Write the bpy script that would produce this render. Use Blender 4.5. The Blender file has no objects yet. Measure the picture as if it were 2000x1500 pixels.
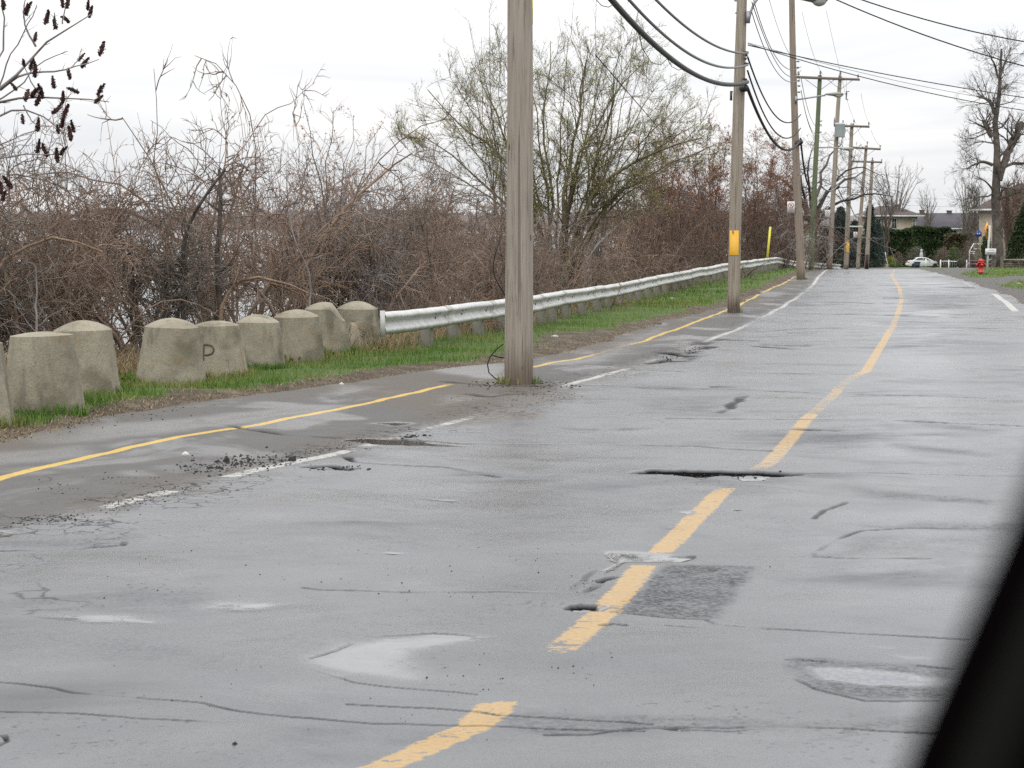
import bpy, math, random
import numpy as np
SC = bpy.context.scene
COL = SC.collection
rng = np.random.default_rng(7)
random.seed(7)
PI = math.pi

# ------------------------------------------------------------------ objects
def prop(o, label=None, cat=None, group=None, kind=None):
    if label: o['label'] = label
    if cat: o['category'] = cat
    if group: o['group'] = group
    if kind: o['kind'] = kind
    return o
def mesh(name, V, F, mat=None, parent=None, smooth=False, loc=None):
    """one mesh object; F is an (n,k) array or a list of such arrays / tuples"""
    me = bpy.data.meshes.new(name)
    V = np.asarray(V, dtype=np.float32).reshape(-1, 3)
    if isinstance(F, np.ndarray): F = [F]
    elif len(F) and not isinstance(F[0], np.ndarray):
        by = {}
        for f in F: by.setdefault(len(f), []).append(f)
        F = [np.array(v, dtype=np.int32) for v in by.values()]
    loops = np.concatenate([f.astype(np.int32).ravel() for f in F])
    tot = np.concatenate([np.full(len(f), f.shape[1], dtype=np.int32) for f in F])
    start = np.concatenate([[0], np.cumsum(tot)[:-1]]).astype(np.int32)
    me.vertices.add(len(V)); me.vertices.foreach_set('co', V.ravel())
    me.loops.add(len(loops)); me.loops.foreach_set('vertex_index', loops)
    me.polygons.add(len(tot)); me.polygons.foreach_set('loop_start', start); me.polygons.foreach_set('loop_total', tot)
    me.update(calc_edges=True)
    if smooth: me.polygons.foreach_set('use_smooth', np.ones(len(tot), dtype=bool))
    if mat is not None:
        for m in (mat if isinstance(mat, (list, tuple)) else [mat]): me.materials.append(m)
    o = bpy.data.objects.new(name, me); COL.objects.link(o)
    if parent is not None: o.parent = parent
    if loc is not None: o.location = loc
    return o
def empty(name, loc=(0, 0, 0), rz=0.0):
    o = bpy.data.objects.new(name, None); COL.objects.link(o)
    o.location = loc; o.rotation_euler = (0, 0, rz); o.empty_display_size = 0.2
    return o
def copy_tree(o, parent=None):
    c = o.copy(); COL.objects.link(c)
    if parent is not None: c.parent = parent
    for ch in list(o.children): copy_tree(ch, c)
    return c
class MB:
    """collects shapes into one mesh"""
    def __init__(s): s.V = []; s.F = []; s.n = 0
    def add(s, V, F):
        V = np.asarray(V, float).reshape(-1, 3)
        for f in F: s.F.append(tuple(int(i) + s.n for i in f))
        s.V.append(V); s.n += len(V); return s
    def box(s, c, d, rz=0.0, ry=0.0, rx=0.0, taper=1.0):
        x, y, z = np.array(d) / 2.0
        P = np.array([(sx * x * (taper if sz > 0 else 1), sy * y * (taper if sz > 0 else 1), sz * z) for sz in (-1, 1) for sx, sy in ((-1, -1), (1, -1), (1, 1), (-1, 1))])
        P = P @ rot(rx, ry, rz).T + np.array(c)
        return s.add(P, [(0, 3, 2, 1), (4, 5, 6, 7), (0, 1, 5, 4), (1, 2, 6, 5), (2, 3, 7, 6), (3, 0, 4, 7)])
    def tube(s, pts, r, k=8, caps=True):
        pts = np.asarray(pts, float); n = len(pts); r = np.broadcast_to(np.asarray(r, float), (n,))
        V, Q = tube_arr(pts[None], r[None], k)
        F = [tuple(q) for q in Q]
        if caps: F += [tuple(range(k - 1, -1, -1)), tuple(range((n - 1) * k, n * k))]
        return s.add(V, F)
    def lathe(s, prof, c=(0, 0, 0), k=24, M=None, caps=True):
        prof = np.asarray(prof, float); n = len(prof)
        a = np.arange(k) * 2 * PI / k
        P = np.stack([np.outer(prof[:, 0], np.cos(a)), np.outer(prof[:, 0], np.sin(a)), np.repeat(prof[:, 1:2], k, 1)], -1).reshape(-1, 3)
        if M is not None: P = P @ np.asarray(M).T
        P = P + np.array(c)
        F = [(i * k + j, i * k + (j + 1) % k, (i + 1) * k + (j + 1) % k, (i + 1) * k + j) for i in range(n - 1) for j in range(k)]
        if caps: F += [tuple(range(k - 1, -1, -1)), tuple((n - 1) * k + j for j in range(k))]
        return s.add(P, F)
    def prism(s, poly, h0, h1, M=None, c=(0, 0, 0)):
        """poly in (x,z), extruded along y from h0 to h1"""
        n = len(poly)
        P = np.array([(p[0], h0, p[1]) for p in poly] + [(p[0], h1, p[1]) for p in poly], float)
        if M is not None: P = P @ np.asarray(M).T
        return s.add(P + np.array(c), [tuple(range(n)), tuple(range(2 * n - 1, n - 1, -1))] + [(i, i + n, (i + 1) % n + n, (i + 1) % n) for i in range(n)])
    def build(s, name, mat, parent=None, smooth=False, loc=None):
        return mesh(name, np.concatenate(s.V), s.F, mat, parent, smooth, loc)
def rot(rx=0, ry=0, rz=0):
    cx, sx, cy, sy, cz, sz = math.cos(rx), math.sin(rx), math.cos(ry), math.sin(ry), math.cos(rz), math.sin(rz)
    X = np.array([[1, 0, 0], [0, cx, -sx], [0, sx, cx]]); Y = np.array([[cy, 0, sy], [0, 1, 0], [-sy, 0, cy]]); Z = np.array([[cz, -sz, 0], [sz, cz, 0], [0, 0, 1]])
    return Z @ Y @ X
def tube_arr(P, R, k):
    """P (N,n,3) polylines, R (N,n) radii -> verts, quads"""
    N, n, _ = P.shape
    T = np.empty_like(P); T[:, 1:-1] = P[:, 2:] - P[:, :-2]; T[:, 0] = P[:, 1] - P[:, 0]; T[:, -1] = P[:, -1] - P[:, -2]
    T /= np.linalg.norm(T, axis=2, keepdims=True) + 1e-9
    mean = P[:, -1] - P[:, 0]; mean /= np.linalg.norm(mean, axis=1, keepdims=True) + 1e-9
    ref = np.where(np.abs(mean[:, 2:3]) < 0.8, np.array([[0, 0, 1.0]]), np.array([[1.0, 0.13, 0]]))[:, None, :]
    A = np.cross(T, np.broadcast_to(ref, T.shape)); A /= np.linalg.norm(A, axis=2, keepdims=True) + 1e-9
    B = np.cross(T, A)
    a = np.arange(k) * 2 * PI / k
    V = P[:, :, None, :] + R[:, :, None, None] * (np.cos(a)[None, None, :, None] * A[:, :, None, :] - np.sin(a)[None, None, :, None] * B[:, :, None, :])
    idx = np.arange(N * n * k).reshape(N, n, k)
    j2 = np.roll(np.arange(k), -1)
    Q = np.stack([idx[:, :-1, :], idx[:, :-1][:, :, j2], idx[:, 1:][:, :, j2], idx[:, 1:, :]], -1).reshape(-1, 4)
    return V.reshape(-1, 3), Q

# ------------------------------------------------------------------ noise
def _hash(ix, iy, seed):
    h = (ix.astype(np.int64) * 374761393 + iy.astype(np.int64) * 668265263 + seed * 974634777) & 0x7fffffff
    h = ((h ^ (h >> 13)) * 1274126177) & 0x7fffffff
    return ((h ^ (h >> 16)) & 0xffff) / 65535.0
def vnoise(x, y, seed=0):
    ix = np.floor(x); iy = np.floor(y); fx = x - ix; fy = y - iy
    fx = fx * fx * (3 - 2 * fx); fy = fy * fy * (3 - 2 * fy)
    a = _hash(ix, iy, seed); b = _hash(ix + 1, iy, seed); c = _hash(ix, iy + 1, seed); d = _hash(ix + 1, iy + 1, seed)
    return (a * (1 - fx) + b * fx) * (1 - fy) + (c * (1 - fx) + d * fx) * fy - 0.5
def fbm(x, y, seed=0, o=4):
    s = 0; a = 1.0; t = 0
    for i in range(o):
        s = s + a * vnoise(x * 2 ** i + 17.3 * i, y * 2 ** i - 9.1 * i, seed + i); t += a; a *= 0.5
    return s / t * 2
def sstep(a, b, x):
    t = np.clip((x - a) / (b - a), 0, 1); return t * t * (3 - 2 * t)

# ------------------------------------------------------------------ camera
FPX = 4000.0; PITCH = math.atan(0.0805); EYE = 1.5
CP, SP = math.cos(PITCH), math.sin(PITCH)
def ray(px, py):
    u = (np.asarray(px, float) - 1000) / FPX; v = (750 - np.asarray(py, float)) / FPX
    return u, CP + v * SP, -SP + v * CP       # direction x, y, z
def at(px, py, D):
    """the point of the place that stands D metres ahead where this sight line passes"""
    dx, dy, dz = ray(px, py); return np.stack(np.broadcast_arrays(dx / dy * D, D + 0 * dx, EYE + dz / dy * D), -1)
cd = bpy.data.cameras.new('camera'); cam = bpy.data.objects.new('camera', cd); COL.objects.link(cam)
cam.location = (0, 0, EYE); cam.rotation_euler = (PI / 2 - PITCH, 0, 0)
cd.sensor_width = 36; cd.lens = 72; cd.clip_start = 0.02; cd.clip_end = 6000
cd.dof.use_dof = True; cd.dof.focus_distance = 16; cd.dof.aperture_fstop = 20.0
SC.camera = cam

# ------------------------------------------------------------------ terrain
_PD = np.array([0, 6, 12, 18, 22.9, 30, 38, 48.8, 56, 62, 69, 76, 83, 90, 98, 106, 114, 124, 150, 200, 280, 340, 6000.])
_PB = np.array([1.5, 1.588, 1.677, 1.765, 1.84, 1.955, 2.075, 2.215, 2.235, 2.235, 2.235, 2.25, 2.29, 2.36, 2.46, 2.60, 2.80, 3.10, 3.78, 4.78, 6.7, 7.5, 7.6])
_tD = np.concatenate([np.arange(0, 400, 0.5), np.arange(400, 6001, 50.)])
_tB = np.interp(_tD, _PD, _PB)
_k = np.hanning(19); _k /= _k.sum()
_tB[9:791] = np.convolve(_tB[:800], _k, 'valid')
LAKE_Z = EYE - 8.7
_BY = np.array([-60, 4, 10, 20, 30, 42, 57, 73, 100, 150, 230, 320, 500, 6000.])
_BX = np.array([-24, -11.5, -10.2, -8.3, -6.3, -3.6, -0.4, 3.2, 8.0, 14, 25, 38, 60, 760.])
_wv = [(9.3, .012, .35), (6.1, .010, 1.25), (4.3, .007, .8), (3.1, .0045, -.4), (2.2, .003, 1.45), (1.3, .0014, .3), (0.9, .0009, 1.1)]
_wr = np.random.default_rng(3).random(20) * 6.28
def ground(X, D):
    X = np.asarray(X, float); D = np.asarray(D, float)
    z = EYE - np.interp(D, _tD, _tB)
    for i, (w, a, th) in enumerate(_wv):
        k = 2 * PI / w
        z = z + a * np.sin(k * (X * math.cos(th) + D * math.sin(th)) + _wr[i])
    bd = np.interp(D, _BY, _BX) - X           # metres past the top of the bank
    z = z - 0.10 * sstep(-3, 0, bd) - 10.5 * sstep(0, 17, bd) ** 0.8
    return z
def G(px, py, dmax=130.0):
    """where the sight line meets the ground: (X, D)"""
    px = np.atleast_1d(np.asarray(px, float)); py = np.atleast_1d(np.asarray(py, float))
    dx, dy, dz = ray(px, py); tx = dx / dy; tz = dz / dy
    Ds = np.geomspace(3.0, dmax, 1500)
    gap = (EYE + tz[:, None] * Ds) - ground(tx[:, None] * Ds, np.broadcast_to(Ds, (len(px), len(Ds))))
    hit = gap < 0
    i = np.where(hit.any(1), hit.argmax(1), len(Ds) - 1); i = np.clip(i, 1, None)
    r = np.arange(len(px)); g0 = gap[r, i - 1]; g1 = gap[r, i]
    t = np.clip(np.where(hit.any(1), g0 / (g0 - g1 + 1e-12), 1), 0, 1)
    D = Ds[i - 1] + t * (Ds[i] - Ds[i - 1])
    return tx * D, D
def gpt(px, py):
    X, D = G(px, py); return np.array([X[0], D[0], float(ground(X[0], D[0]))])
def on(X, D): return np.array([X, D, float(ground(X, D))])
def line_fn(pts):
    """pixel polyline lying on the ground -> X as a function of D (smoothed)"""
    p = np.array(pts, float); X, D = G(p[:, 0], p[:, 1]); o = np.argsort(D); X, D = X[o], D[o]
    D, ii = np.unique(D, return_index=True); X = X[ii]
    s0 = (X[1] - X[0]) / (D[1] - D[0]); s1 = (X[-1] - X[-2]) / (D[-1] - D[-2])
    Dd = np.concatenate([[D[0] - 20], D, [D[-1] + 60]]); Xd = np.concatenate([[X[0] - 20 * s0], X, [X[-1] + 60 * s1]])
    return lambda d: np.interp(d, Dd, Xd)
# ------------------------------------------------------------------ materials
class NT:
    def __init__(s, name, world=False):
        if world: s.m = bpy.data.worlds.new(name)
        else: s.m = bpy.data.materials.new(name)
        s.m.use_nodes = True; s.t = s.m.node_tree; s.t.nodes.clear()
    def n(s, typ, ins=None, **kw):
        nd = s.t.nodes.new(typ)
        for k, v in kw.items(): setattr(nd, k, v)
        for k, v in (ins or {}).items():
            sk = nd.inputs[k]
            if isinstance(v, bpy.types.NodeSocket): s.t.links.new(v, sk)
            elif isinstance(v, bpy.types.Node): s.t.links.new(v.outputs[0], sk)
            else:
                if sk.type == 'RGBA' and len(v) == 3: v = (*v, 1)
                sk.default_value = v
        return nd
    def math(s, op, a, b=0.0, clamp=False, c=None):
        ins = {0: a, 1: b}
        if c is not None: ins[2] = c
        nd = s.n('ShaderNodeMath', ins, operation=op); nd.use_clamp = clamp; return nd.outputs[0]
    def attr(s, name): return s.n('ShaderNodeAttribute', attribute_name=name).outputs['Fac']
    def pos(s): return s.n('ShaderNodeNewGeometry').outputs['Position']
    def obj(s): return s.n('ShaderNodeTexCoord').outputs['Object']
    def rnd(s): return s.n('ShaderNodeObjectInfo').outputs['Random']
    def scale(s, v, sc): return s.n('ShaderNodeMapping', {'Vector': v, 'Scale': sc}).outputs[0]
    def noise(s, v, sc, det=3.0, rough=0.5, dist=0.0):
        return s.n('ShaderNodeTexNoise', {'Vector': v, 'Scale': sc, 'Detail': det, 'Roughness': rough, 'Distortion': dist}).outputs['Fac']
    def voro(s, v, sc, feature='F1', out='Distance'):
        return s.n('ShaderNodeTexVoronoi', {'Vector': v, 'Scale': sc}, feature=feature).outputs[out]
    def ramp(s, f, a, b, lo=0.0, hi=1.0):
        return s.n('ShaderNodeMapRange', {'Value': f, 'From Min': a, 'From Max': b, 'To Min': lo, 'To Max': hi}, interpolation_type='SMOOTHSTEP').outputs[0]
    def lin(s, f, a, b, lo=0.0, hi=1.0):
        return s.n('ShaderNodeMapRange', {'Value': f, 'From Min': a, 'From Max': b, 'To Min': lo, 'To Max': hi}).outputs[0]
    def mix(s, f, a, b, blend='MIX'):
        nd = s.n('ShaderNodeMix', data_type='RGBA', blend_type=blend)
        for k, v in ((0, f), (6, a), (7, b)):
            if isinstance(v, bpy.types.NodeSocket): s.t.links.new(v, nd.inputs[k])
            else: nd.inputs[k].default_value = (*v, 1) if (not isinstance(v, (int, float)) and len(v) == 3) else v
        return nd.outputs[2]
    def mixf(s, f, a, b):
        nd = s.n('ShaderNodeMix', data_type='FLOAT')
        for k, v in ((0, f), (2, a), (3, b)):
            if isinstance(v, bpy.types.NodeSocket): s.t.links.new(v, nd.inputs[k])
            else: nd.inputs[k].default_value = v
        return nd.outputs[0]
    def bump(s, h, st=0.3, d=0.01, normal=None):
        ins = {'Height': h, 'Strength': st, 'Distance': d}
        if normal is not None: ins['Normal'] = normal
        return s.n('ShaderNodeBump', ins).outputs[0]
    def out(s, col, rough=0.7, normal=None, metal=0.0, spec=0.5, **kw):
        ins = {'Base Color': col, 'Roughness': rough, 'Metallic': metal, 'Specular IOR Level': spec}
        if normal is not None: ins['Normal'] = normal
        for k, v in kw.items(): ins[k.replace('_', ' ')] = v
        b = s.n('ShaderNodeBsdfPrincipled', ins)
        s.n('ShaderNodeOutputMaterial', {'Surface': b.outputs[0]}); return s.m
def plain(name, col, rough=0.6, metal=0.0, var=0.15, sc=6.0, spec=0.5, bump=0.0):
    t = NT(name); p = t.obj(); f = t.noise(p, sc, 4.0, 0.6)
    c = t.mix(f, tuple(x * (1 - var) for x in col), tuple(min(1, x * (1 + var)) for x in col))
    nb = t.bump(t.noise(p, sc * 8, 3), bump, 0.01) if bump else None
    return t.out(c, t.lin(f, 0.3, 0.7, max(0.03, rough - .08), min(1, rough + .08)), nb, metal, spec)
# ------------------------------------------------------------------ sky and light: white overcast
SUN_EL, SUN_AZ = math.radians(48), math.radians(200)
w = NT('World', True); SC.world = w.m
sky = w.n('ShaderNodeTexSky', sky_type='NISHITA'); sky.sun_disc = False; sky.sun_elevation = SUN_EL; sky.sun_rotation = SUN_AZ
bg1 = w.n('ShaderNodeBackground', {'Color': sky.outputs[0], 'Strength': 0.06})
vec = w.n('ShaderNodeTexCoord').outputs['Generated']
sep = w.n('ShaderNodeSeparateXYZ', {0: vec})
el = w.math('MAXIMUM', sep.outputs[2], 0.0)
# cloud layer: brighter towards the zenith as an overcast sky is, thin streaks of thinner and thicker cloud
lum = w.math('ADD', 0.96, w.math('MULTIPLY', el, 2.3))
st = w.noise(w.scale(vec, (3.2, 3.2, 34)), 1.0, 4.0, 0.55, 0.6)
st2 = w.noise(w.scale(vec, (9, 9, 60)), 1.0, 3.0, 0.5, 0.3)
k = w.lin(st, 0.3, 0.7, 0.865, 1.06)
k = w.math('MULTIPLY', k, w.lin(st2, 0.3, 0.7, 0.985, 1.015))
tint = w.mix(w.lin(st, 0.32, 0.62), (0.930, 0.958, 1.0), (1.0, 0.993, 0.992))
cl = w.n('ShaderNodeBackground', {'Color': tint, 'Strength': w.math('MULTIPLY', lum, k)})
mx = w.n('ShaderNodeMixShader', {0: 0.93, 1: bg1.outputs[0], 2: cl.outputs[0]})
w.n('ShaderNodeOutputWorld', {'Surface': mx.outputs[0]})
sl = bpy.data.lights.new('sun', 'SUN'); sl.energy = 0.8; sl.angle = math.radians(25); sl.color = (1, .97, .93)
so = bpy.data.objects.new('sun', sl); COL.objects.link(so)
_sd = np.array([math.sin(SUN_AZ) * math.cos(SUN_EL), math.cos(SUN_AZ) * math.cos(SUN_EL), math.sin(SUN_EL)])
from mathutils import Vector
so.rotation_euler = Vector(_sd).to_track_quat('Z', 'Y').to_euler()
SC.view_settings.view_transform = 'Standard'; SC.view_settings.look = 'None'
SC.view_settings.exposure = 0.0; SC.view_settings.gamma = 1.0
SC.cycles.use_denoising = False
SC.cycles.max_bounces = 6; SC.cycles.diffuse_bounces = 3; SC.cycles.glossy_bounces = 3; SC.cycles.transmission_bounces = 4
SC.cycles.caustics_reflective = False; SC.cycles.caustics_refractive = False
SC.cycles.sample_clamp_indirect = 4.0
# ------------------------------------------------------------------ road, verges, lake
SOIL_EDGE = line_fn([(-260, 925), (0, 862), (165, 826), (235, 806), (400, 781), (560, 762), (700, 742), (850, 722), (960, 709), (1040, 700), (1100, 690), (1180, 668), (1225, 648), (1300, 626), (1375, 607), (1430, 598), (1500, 563), (1548, 543), (1580, 529)])
C_LINE = line_fn([(740, 1500), (925, 1420), (1088, 1276), (1187, 1190), (1262, 1100), (1310, 1060), (1410, 960), (1500, 905), (1550, 850), (1572, 822), (1598, 798), (1632, 766), (1655, 743), (1690, 726), (1712, 690), (1728, 664), (1746, 632), (1756, 605), (1761, 585), (1757, 563), (1749, 549), (1741, 538), (1746, 529)])
W_LINE = line_fn([(-90, 1085), (200, 993), (300, 967), (440, 932), (545, 909), (650, 887), (740, 865), (830, 838), (930, 813), (1120, 748), (1215, 724), (1270, 705), (1330, 690), (1375, 668), (1440, 644), (1505, 612), (1540, 590), (1575, 569), (1592, 551), (1601, 539), (1628, 526)])
Y_LINE = line_fn([(-130, 970), (0, 934), (110, 907), (250, 874), (400, 845), (520, 826), (640, 803), (740, 783), (880, 750), (975, 736), (1100, 705), (1200, 681), (1270, 661), (1320, 644), (1375, 622), (1410, 609), (1470, 583), (1500, 567), (1535, 551), (1556, 538), (1590, 526)])
R_LINE = line_fn([(2110, 700), (2020, 640), (1982, 606), (1962, 588), (1940, 574), (1900, 560), (1868, 548), (1830, 538), (1790, 529)])
R_EDGE = line_fn([(2200, 690), (2060, 620), (2010, 597), (1975, 577), (1945, 566), (1905, 553), (1870, 543), (1838, 535), (1800, 527)])

def poly_sd(px, py, poly):
    """signed distance (negative inside)"""
    n = len(poly); d2 = np.full(px.shape, 1e9); ins = np.zeros(px.shape, bool)
    for i in range(n):
        a = poly[i]; b = poly[(i + 1) % n]; e = b - a
        wx = px - a[0]; wy = py - a[1]
        t = np.clip((wx * e[0] + wy * e[1]) / (e @ e + 1e-12), 0, 1)
        d2 = np.minimum(d2, (wx - t * e[0]) ** 2 + (wy - t * e[1]) ** 2)
        c = (a[1] > py) != (b[1] > py)
        ins ^= c & (px < (b[0] - a[0]) * (py - a[1]) / (b[1] - a[1] + 1e-12) + a[0])
    return np.where(ins, -1, 1) * np.sqrt(d2)
def line_d(px, py, pts):
    d2 = np.full(px.shape, 1e9)
    for a, b in zip(pts[:-1], pts[1:]):
        e = b - a; wx = px - a[0]; wy = py - a[1]
        t = np.clip((wx * e[0] + wy * e[1]) / (e @ e + 1e-12), 0, 1)
        d2 = np.minimum(d2, (wx - t * e[0]) ** 2 + (wy - t * e[1]) ** 2)
    return np.sqrt(d2)
def gpoly(pts):
    p = np.array(pts, float); X, D = G(p[:, 0], p[:, 1]); return np.stack([X, D], 1)

# rows and columns: fine where the road is close to the eye level, coarse elsewhere
_rows = [1.2]
while _rows[-1] < 5.4: _rows.append(_rows[-1] + 0.12)
while _rows[-1] < 116:
    d = _rows[-1]; hh = np.interp(d, _tD, _tB) - 0.0; sl = 4000 * hh / d ** 2
    _rows.append(d + min(max(1.25 / sl, 0.006), 0.45))
while _rows[-1] < 5500: _rows.append(_rows[-1] * 1.035)
ROW = np.array(_rows)
_ct = np.arange(-1060, 1061, 2.5) / 4000.0
_co = np.geomspace(1.05 * 0.266, 3.0, 34)
COLT = np.concatenate([-_co[::-1], _ct, _co])
DD, TT = np.meshgrid(ROW, COLT, indexing='ij'); XX = TT * DD
ZZ = ground(XX, DD)
nr, nc = DD.shape
road_soft = fbm(XX * 1.3, DD * 1.3, 5, 4)
LE = SOIL_EDGE(DD) + 0.25 * fbm(XX * 0.9, DD * 0.9, 11, 4)
RE = R_EDGE(DD) + 0.2 * fbm(XX * 0.9, DD * 0.9, 12, 3)
NR = int(np.searchsorted(ROW, 122))                  # detail only for rows nearer than this
A = {k: np.zeros((nr, nc), np.float32) for k in ('wet', 'film', 'dark', 'rough', 'dirt', 'vc', 'vw', 'vy', 'vr', 'uc', 'uw', 'uy', 'ur', 'grass', 'gravel')}
cth = 0.975
for k, f in (('uc', C_LINE), ('uw', W_LINE), ('uy', Y_LINE), ('ur', R_LINE)):
    A[k][:] = np.clip((XX - f(DD)) * cth, -6, 6)
def vis(pairs):
    p = np.array(pairs, float); _, d = G(np.full(len(p), 1300.0), p[:, 0]); o = np.argsort(d)
    return lambda D: np.interp(D, d[o], p[o, 1])
A['vc'][:] = vis([(1520, .9), (1372, .95), (1362, .12), (1285, .08), (1270, .6), (1240, .95), (1194, .95), (1188, .5), (1176, .95), (1108, .97), (1101, .05), (1083, .05), (1078, .97), (975, .92), (955, .7), (948, .05), (921, .05), (914, .55), (905, .75), (850, .8), (827, .95), (817, .9), (811, .58), (790, .58), (772, .65), (766, .7), (757, .55), (740, .55), (729, .75), (722, .9), (650, .9), (640, .68), (632, .75), (622, .65), (610, .8), (600, .85), (586, .8), (580, .6), (570, .8), (560, .85), (545, .7), (528, .7)])(DD)
A['vw'][:] = vis([(1080, .05), (1050, .0), (1005, .1), (996, .75), (985, .9), (978, .7), (962, .97), (958, .15), (936, .1), (930, .85), (912, .8), (905, .95), (888, .95), (882, .2), (876, .75), (862, .55), (850, .3), (838, .5), (826, .7), (808, .45), (795, .2), (760, .1), (752, .6), (745, .95), (724, .9), (718, .4), (705, .55), (695, .25), (682, .5), (672, .45), (660, .9), (645, .8), (625, .45), (612, .8), (590, .9), (569, .6), (552, .9), (528, .85)])(DD)
A['vw'] *= np.clip(1.0 + .3 * fbm(XX * .8, DD * .8, 66, 3), .3, 1)
A['vy'][:] = vis([(1000, 1), (752, 1), (746, .5), (741, .2), (735, .5), (705, .95), (690, .55), (683, .4), (672, .7), (655, .9), (528, .95)])(DD)
A['vr'][:] = vis([(720, .0), (612, .0), (605, .95), (575, .85), (570, .25), (555, .6), (545, .35), (536, .1), (528, 0)])(DD)
def paint(key, pts, soft=0.03, amt=1.0, jit=0.05, jsc=3.0, grow=0.0):
    P = gpoly(pts); m = soft + 0.3
    c0 = (P[:, 0] / P[:, 1]).min() - m / P[:, 1].min(); c1 = (P[:, 0] / P[:, 1]).max() + m / P[:, 1].min()
    i0, i1 = np.searchsorted(ROW, [P[:, 1].min() - m, P[:, 1].max() + m]); j0, j1 = np.searchsorted(COLT, [c0, c1])
    x, y = XX[i0:i1, j0:j1], DD[i0:i1, j0:j1]
    if x.size == 0: return
    sd = poly_sd(x, y, P) + jit * fbm(x * jsc, y * jsc, len(pts) + int(abs(P[0, 0]) * 10), 4) - grow
    v = amt * sstep(soft, -soft, sd)
    A[key][i0:i1, j0:j1] = np.maximum(A[key][i0:i1, j0:j1], v)
def crack(pts, wpx=1.0, amt=0.8, jit=0.03, key='dark'):
    P = gpoly(pts); m = 0.25
    c0 = (P[:, 0] / P[:, 1]).min() - m / P[:, 1].min(); c1 = (P[:, 0] / P[:, 1]).max() + m / P[:, 1].min()
    i0, i1 = np.searchsorted(ROW, [P[:, 1].min() - m, P[:, 1].max() + m]); j0, j1 = np.searchsorted(COLT, [c0, c1])
    x, y = XX[i0:i1, j0:j1], DD[i0:i1, j0:j1]
    if x.size == 0: return
    jx = 1.6 * jit * fbm(x * 2.5, y * 2.5, len(pts) + 40, 4); jy = jit * fbm(x * 2.5, y * 2.5, len(pts) + 50, 4)
    d = line_d(x + jx, y + jy, P)
    px1 = y ** 2 / (4000 * np.interp(y, _tD, _tB))       # ground covered by one picture row there
    hw = wpx * px1
    v = np.clip(amt * 1.25, 0, 1) * np.clip(1.7 - d / (hw * .66), 0, 1) * np.clip(0.7 + 1.5 * fbm(x * 3.5, y * 3.5, 77, 3), 0.1, 1)
    A[key][i0:i1, j0:j1] = np.maximum(A[key][i0:i1, j0:j1], v)
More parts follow.
